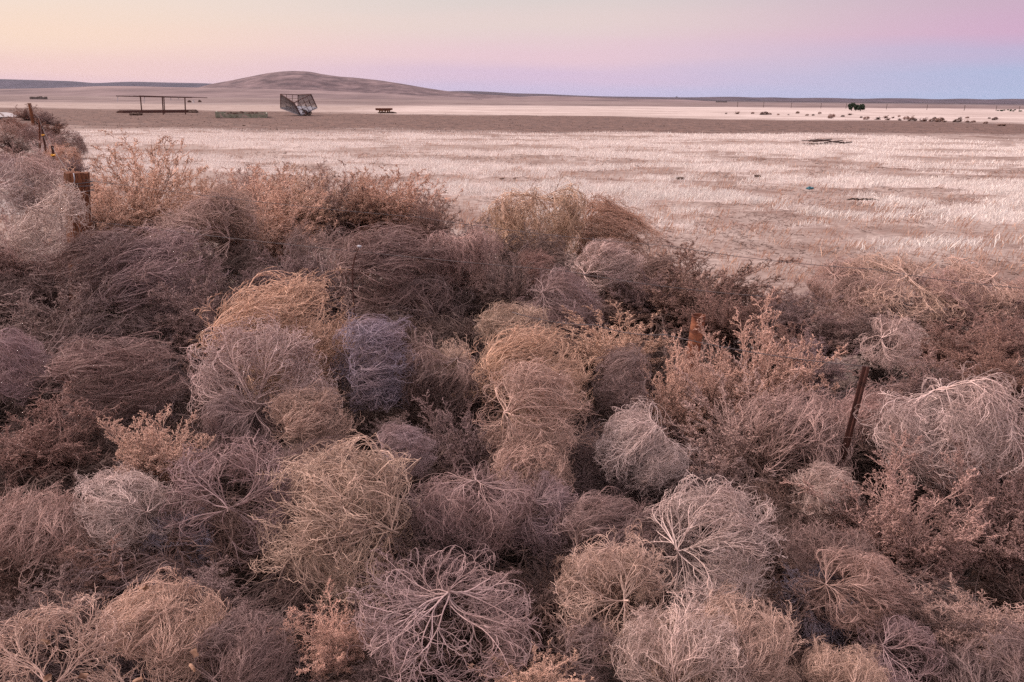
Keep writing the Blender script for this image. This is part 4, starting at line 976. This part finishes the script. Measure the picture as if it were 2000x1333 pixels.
# small white drum and dark lumps beyond the fence
g_ = pt_g(378, 201); m = MB(); m.tube([(0, 0, 0), (0, 0, .75)], .28, 14); m.tube([(0, 0, .75), (0, 0, .79)], .30, 14)
tag(m.build('drum', noisy_material('white_drum', (.5, .44, .42), (.7, .62, .6), 3), None), 'small whitish drum standing beyond the far fence', 'drum').location = g_
for px_, py_, lab in ((370, 200.5, 'dark lump just left of the whitish drum'), (390, 200, 'dark lump just right of the whitish drum')):
    m = MB(); m.lump((0, 0, .2), .5, .4, .4, prng); m.lump((.3, 0, .15), .3, .3, .3, prng); o = m.build('scrap_lump', DIRTCLOD); o.location = pt_g(px_, py_); tag(o, lab, 'scrap')
# low ruined block far left
m = MB(); g_ = pt_g(76, 194.5)
for i in range(7): m.bar((-2.6+i*.85, 0, 0), (-2.6+i*.85, 0, prng.uniform(.7, 1.1)), .84, .5)
o = m.build('ruined_block', noisy_material('grey_rubble', (.10, .08, .07), (.2, .16, .15), 2)); o.location = g_; tag(o, 'low grey-brown ruined block far off at the left', 'ruin')

# timber wreck in the field
g_ = pt_g(1600, 283); e = empty('timber_wreck', g_); 
for i in range(20):
    m = MB(); x_ = prng.gauss(0, .75); L_ = prng.uniform(.4, 1.1); an = prng.uniform(-.4, .4); z_ = max(.04, .2-abs(x_)*.08)
    v_ = Vector((math.cos(an), math.sin(an)*.6, prng.uniform(-.12, .16)))*L_/2; c_ = Vector((x_, prng.uniform(-.3, .3), z_+prng.uniform(0, .08)))
    m.bar(c_-v_, c_+v_, .14, .04); m.build('board', noisy_material('charred_board', (.05, .035, .03), (.15, .10, .09), 5) if i == 0 else bpy.data.materials['charred_board'], e)
m = MB(); m.lump((.1, 0, .02), 1.1, .35, .06, prng); m.build('rubble', DIRTCLOD, e)
tag(e, 'flat heap of dark broken boards lying in the pale grass, right', 'board pile')
g_ = pt_g(1683, 393); e = empty('broken_branch', g_); m = MB()
for i in range(7):
    x_ = prng.uniform(-.3, .35); m.tube([(x_-.12, prng.uniform(-.1, .1), .02), (x_, 0, .06), (x_+prng.uniform(.05, .2), prng.uniform(-.1, .1), .02)], .012, 5)
m.build('sticks', BARK, e); tag(e, 'few dark broken sticks on the bare dirt below the board heap', 'sticks')
g_ = pt_g(1581, 370); m = MB(); m.lump((0, 0, .03), .09, .05, .04, prng, rough=.4); m.lump((.08, .02, .025), .05, .05, .03, prng)
o = m.build('plastic_scrap', BLUEP); o.location = g_; tag(o, 'small turquoise plastic scrap on the bare dirt', 'litter')
g_ = pt_g(1900, 517); m = MB(); m.lump((0, 0, .015), .03, .025, .02, prng)
o = m.build('pebble', PALEMETAL); o.location = g_; tag(o, 'small white pebble on the bare dirt near the right edge', 'stone')
# dark stones dotted over the field
for px_, py_, s_ in ((858, 384, .05), (980, 350, .06), (1155, 324, .08), (1244, 325, .06), (1080, 367, .05), (1328, 350, .12), (556, 300, .07), (476, 246, .12), (1480, 345, .10), (362, 305, .06), (390, 306, .05), (1260, 307, .05), (1005, 350, .05)):
    m = MB(); m.lump((0, 0, s_*.15), s_*1.2, s_*.6, s_*.35, prng); o = m.build('dark_clump', DIRTCLOD); o.location = pt_g(px_, py_); tag(o, 'small dark clump lying among the pale grass of the field', 'clump', 'dark clumps on the field')

# trees on the plain
def leafy(e, blobs, name='crown', n_=9000, leaf=0.10, seed=1, mat=LEAFG):
    g_ = np.random.RandomState(seed); V = []; 
    per = n_//len(blobs)
    for (c, r_) in blobs:
        d = nrm(g_.normal(size=(per, 3))); rad = g_.rand(per)**0.4; nn = 1+0.35*np.sin(d[:, 0]*7+c[0])*np.cos(d[:, 2]*6+c[2])
        p = np.array(c)+d*rad[:, None]*nn[:, None]*np.array(r_); u = nrm(g_.normal(size=(per, 3))); v = nrm(np.cross(u, g_.normal(size=(per, 3))))
        V.append(np.stack([p-u*leaf, p+v*leaf*.6, p+u*leaf, p-v*leaf*.6], 1).reshape(-1, 3))
    V = np.concatenate(V); F = np.arange(len(V)).reshape(-1, 4)
    return obj(name, mesh_from(name, V, F, np.full(len(F), 4), mat, smooth=False), e)
def tree(px, py, hpx, wpx, label, seed):
    g_ = pt_g(px, py); s_ = g_[1]/FPX; H_ = hpx*s_; W_ = wpx*s_*1.25; e = empty('tree', g_); m = MB(); rg = random.Random(seed)
    m.tube([(0, 0, 0), (.03*W_, 0, H_*.3), (0, 0, H_*.55)], [.05*H_, .04*H_, .03*H_], 8)
    for _ in range(5): m.tube([(0, 0, H_*.3), (rg.uniform(-.35, .35)*W_, rg.uniform(-.3, .3)*W_, H_*rg.uniform(.5, .8))], [.03*H_, .01*H_], 6)
    m.build('trunk', BARK, e)
    bl = [((rg.uniform(-.28, .28)*W_, rg.uniform(-.25, .25)*W_, H_*rg.uniform(.3, .78)), (W_*rg.uniform(.16, .26),)*2+(H_*rg.uniform(.14, .22),)) for _ in range(9)]
    leafy(e, bl, seed=seed, leaf=.045*H_, n_=9000); tag(e, label, 'tree', 'dark trees on the far plain'); return e
tree(1663, 217, 15, 13, 'tall left one of the dark green trees on the far plain', 4)
tree(1671, 217.5, 12, 10, 'short dark green tree between its two larger neighbours on the far plain', 5)
tree(1680, 218, 14, 14, 'round right one of the dark green trees on the far plain', 6)
for i, (px_, py_, h_, lab) in enumerate(((1224, 191.5, 2.4, 'left tiny tree on the skyline right of centre'), (1276, 192, 2.0, 'middle tiny tree on the skyline right of centre'), (1321, 192.5, 3.2, 'right tiny tree on the skyline right of centre'))):
    p_ = at_y(px_, py_, 5190); e = empty('tree', p_); s_ = 5190/FPX*h_
    m = MB(); m.tube([(0, 0, -s_*.2), (0, 0, s_*.6)], s_*.06, 6); m.build('trunk', BARK, e); leafy(e, [((0, 0, s_*.6), (s_*.7, s_*.7, s_*.5)), ((s_*.6, 0, s_*.4), (s_*.5, s_*.5, s_*.35))], n_=500, leaf=s_*.1, seed=i); tag(e, lab, 'tree')

# line of utility poles far right
for i, px_ in enumerate((1440, 1491, 1545, 1603, 1652, 1731, 1810, 1883, 1945, 1990)):
    p_ = pt_g(px_, 210+ (px_-1440)*0.0145); s_ = p_[1]/FPX; h_ = 9.5*s_; e = empty('utility_pole', p_)
    m = MB(); m.tube([(0, 0, 0), (0, 0, h_)], [.08, .06], 6); m.build('mast', BARK, e)
    m = MB(); m.bar((-h_*.09, 0, h_*.93), (h_*.09, 0, h_*.93), .07, .07); m.build('crossarm', BARK, e)
    tag(e, 'thin utility pole in the line below the far right ridge', 'utility pole', 'utility poles on the far right plain')
# dark scrub near the far right poles
for i in range(12):
    px_ = prng.uniform(1930, 1995); g_ = pt_g(px_, prng.uniform(216, 218.5)); m = MB(); s_ = g_[1]/FPX
    e = empty('scrub', g_); leafy(e, [((0, 0, 1.0*s_), (2.2*s_, 2*s_, 1.1*s_))], 'foliage', 250, .35*s_, i+40)
    m.tube([(0, 0, 0), (0, 0, 1.2*s_)], .1*s_, 5); m.build('stem', BARK, e)
    tag(e, 'dark scrub bush far off below the right ridge', 'scrub', 'scrub below the right ridge')

# pale grey track at the left edge
m = MB(); a_ = pt_g(-300, 224); b_ = pt_g(0, 222); c_ = pt_g(22, 228)
P0 = [pt_g(x_, y_)+np.array([0, 0, .035]) for x_, y_ in ((-260, 221), (-60, 218), (-8, 217), (22, 222), (40, 229))]
P1 = [pt_g(x_, y_)+np.array([0, 0, .035]) for x_, y_ in ((-260, 236), (-60, 233), (-8, 230), (14, 229.5), (36, 230.5))]
m.add(P0+P1, [[i, i+5, i+6, i+1] for i in range(4)])
tag(m.build('dirt_track', noisy_material('pale_gravel', (.27, .24, .245), (.38, .34, .34), 2), None), kind='structure')

# dried leaves and thick sticks in the bottom left corner
for i, (px_, py_) in enumerate(((88, 1255), (282, 1150), (160, 1320), (90, 1325), (375, 1305), (60, 1210), (270, 1330), (380, 1275))):
    p_ = at_z(px_, py_, 0.74); m = MB(); k = 6; vs = []
    for a in range(k):
        for b_ in range(4):
            q_ = a/k*math.pi*1.5; vs.append((.022*math.cos(q_)*(1+.2*math.sin(b_*2+i)), .022*math.sin(q_), -.03+.02*b_+.006*math.sin(a*3)))
    fs = [[a*4+b_, a*4+b_+1, (a+1)*4+b_+1, (a+1)*4+b_] for a in range(k-1) for b_ in range(3)]
    m.add(vs, fs); o = m.build('dried_leaf', LEAFD, smooth=True); o.location = p_; o.scale = (.4, .3, .4); o.rotation_euler = (prng.uniform(0, 3), prng.uniform(0, 3), prng.uniform(0, 3))
    tag(o, 'curled dry brown leaf caught in the twigs at the lower left', 'leaf', 'curled dry leaves caught in the lower left twigs')

# ------------------------------------------------------------------ air
hm = bpy.data.materials.new('pale_air'); hm.use_nodes = True; t = hm.node_tree; t.nodes.clear()
o_ = t.nodes.new('ShaderNodeOutputMaterial'); v = t.nodes.new('ShaderNodeVolumePrincipled')
v.inputs['Color'].default_value = (0.86, 0.80, 1.0, 1); v.inputs['Density'].default_value = 0.00001
t.links.new(v.outputs[0], o_.inputs['Volume'])
m = MB(); S = 16300; zb = float(min(GZ.min(), -0.6))-1.0; zt = 230.0
m.add([(-S, -S, zb), (S, -S, zb), (S, S, zb), (-S, S, zb), (-S, -S, zt), (S, -S, zt), (S, S, zt), (-S, S, zt)],
      [[3, 2, 1, 0], [4, 5, 6, 7], [0, 1, 5, 4], [1, 2, 6, 5], [2, 3, 7, 6], [3, 0, 4, 7]])
tag(m.build('haze', hm), 'thin violet air over the whole plain', 'haze', kind='stuff')
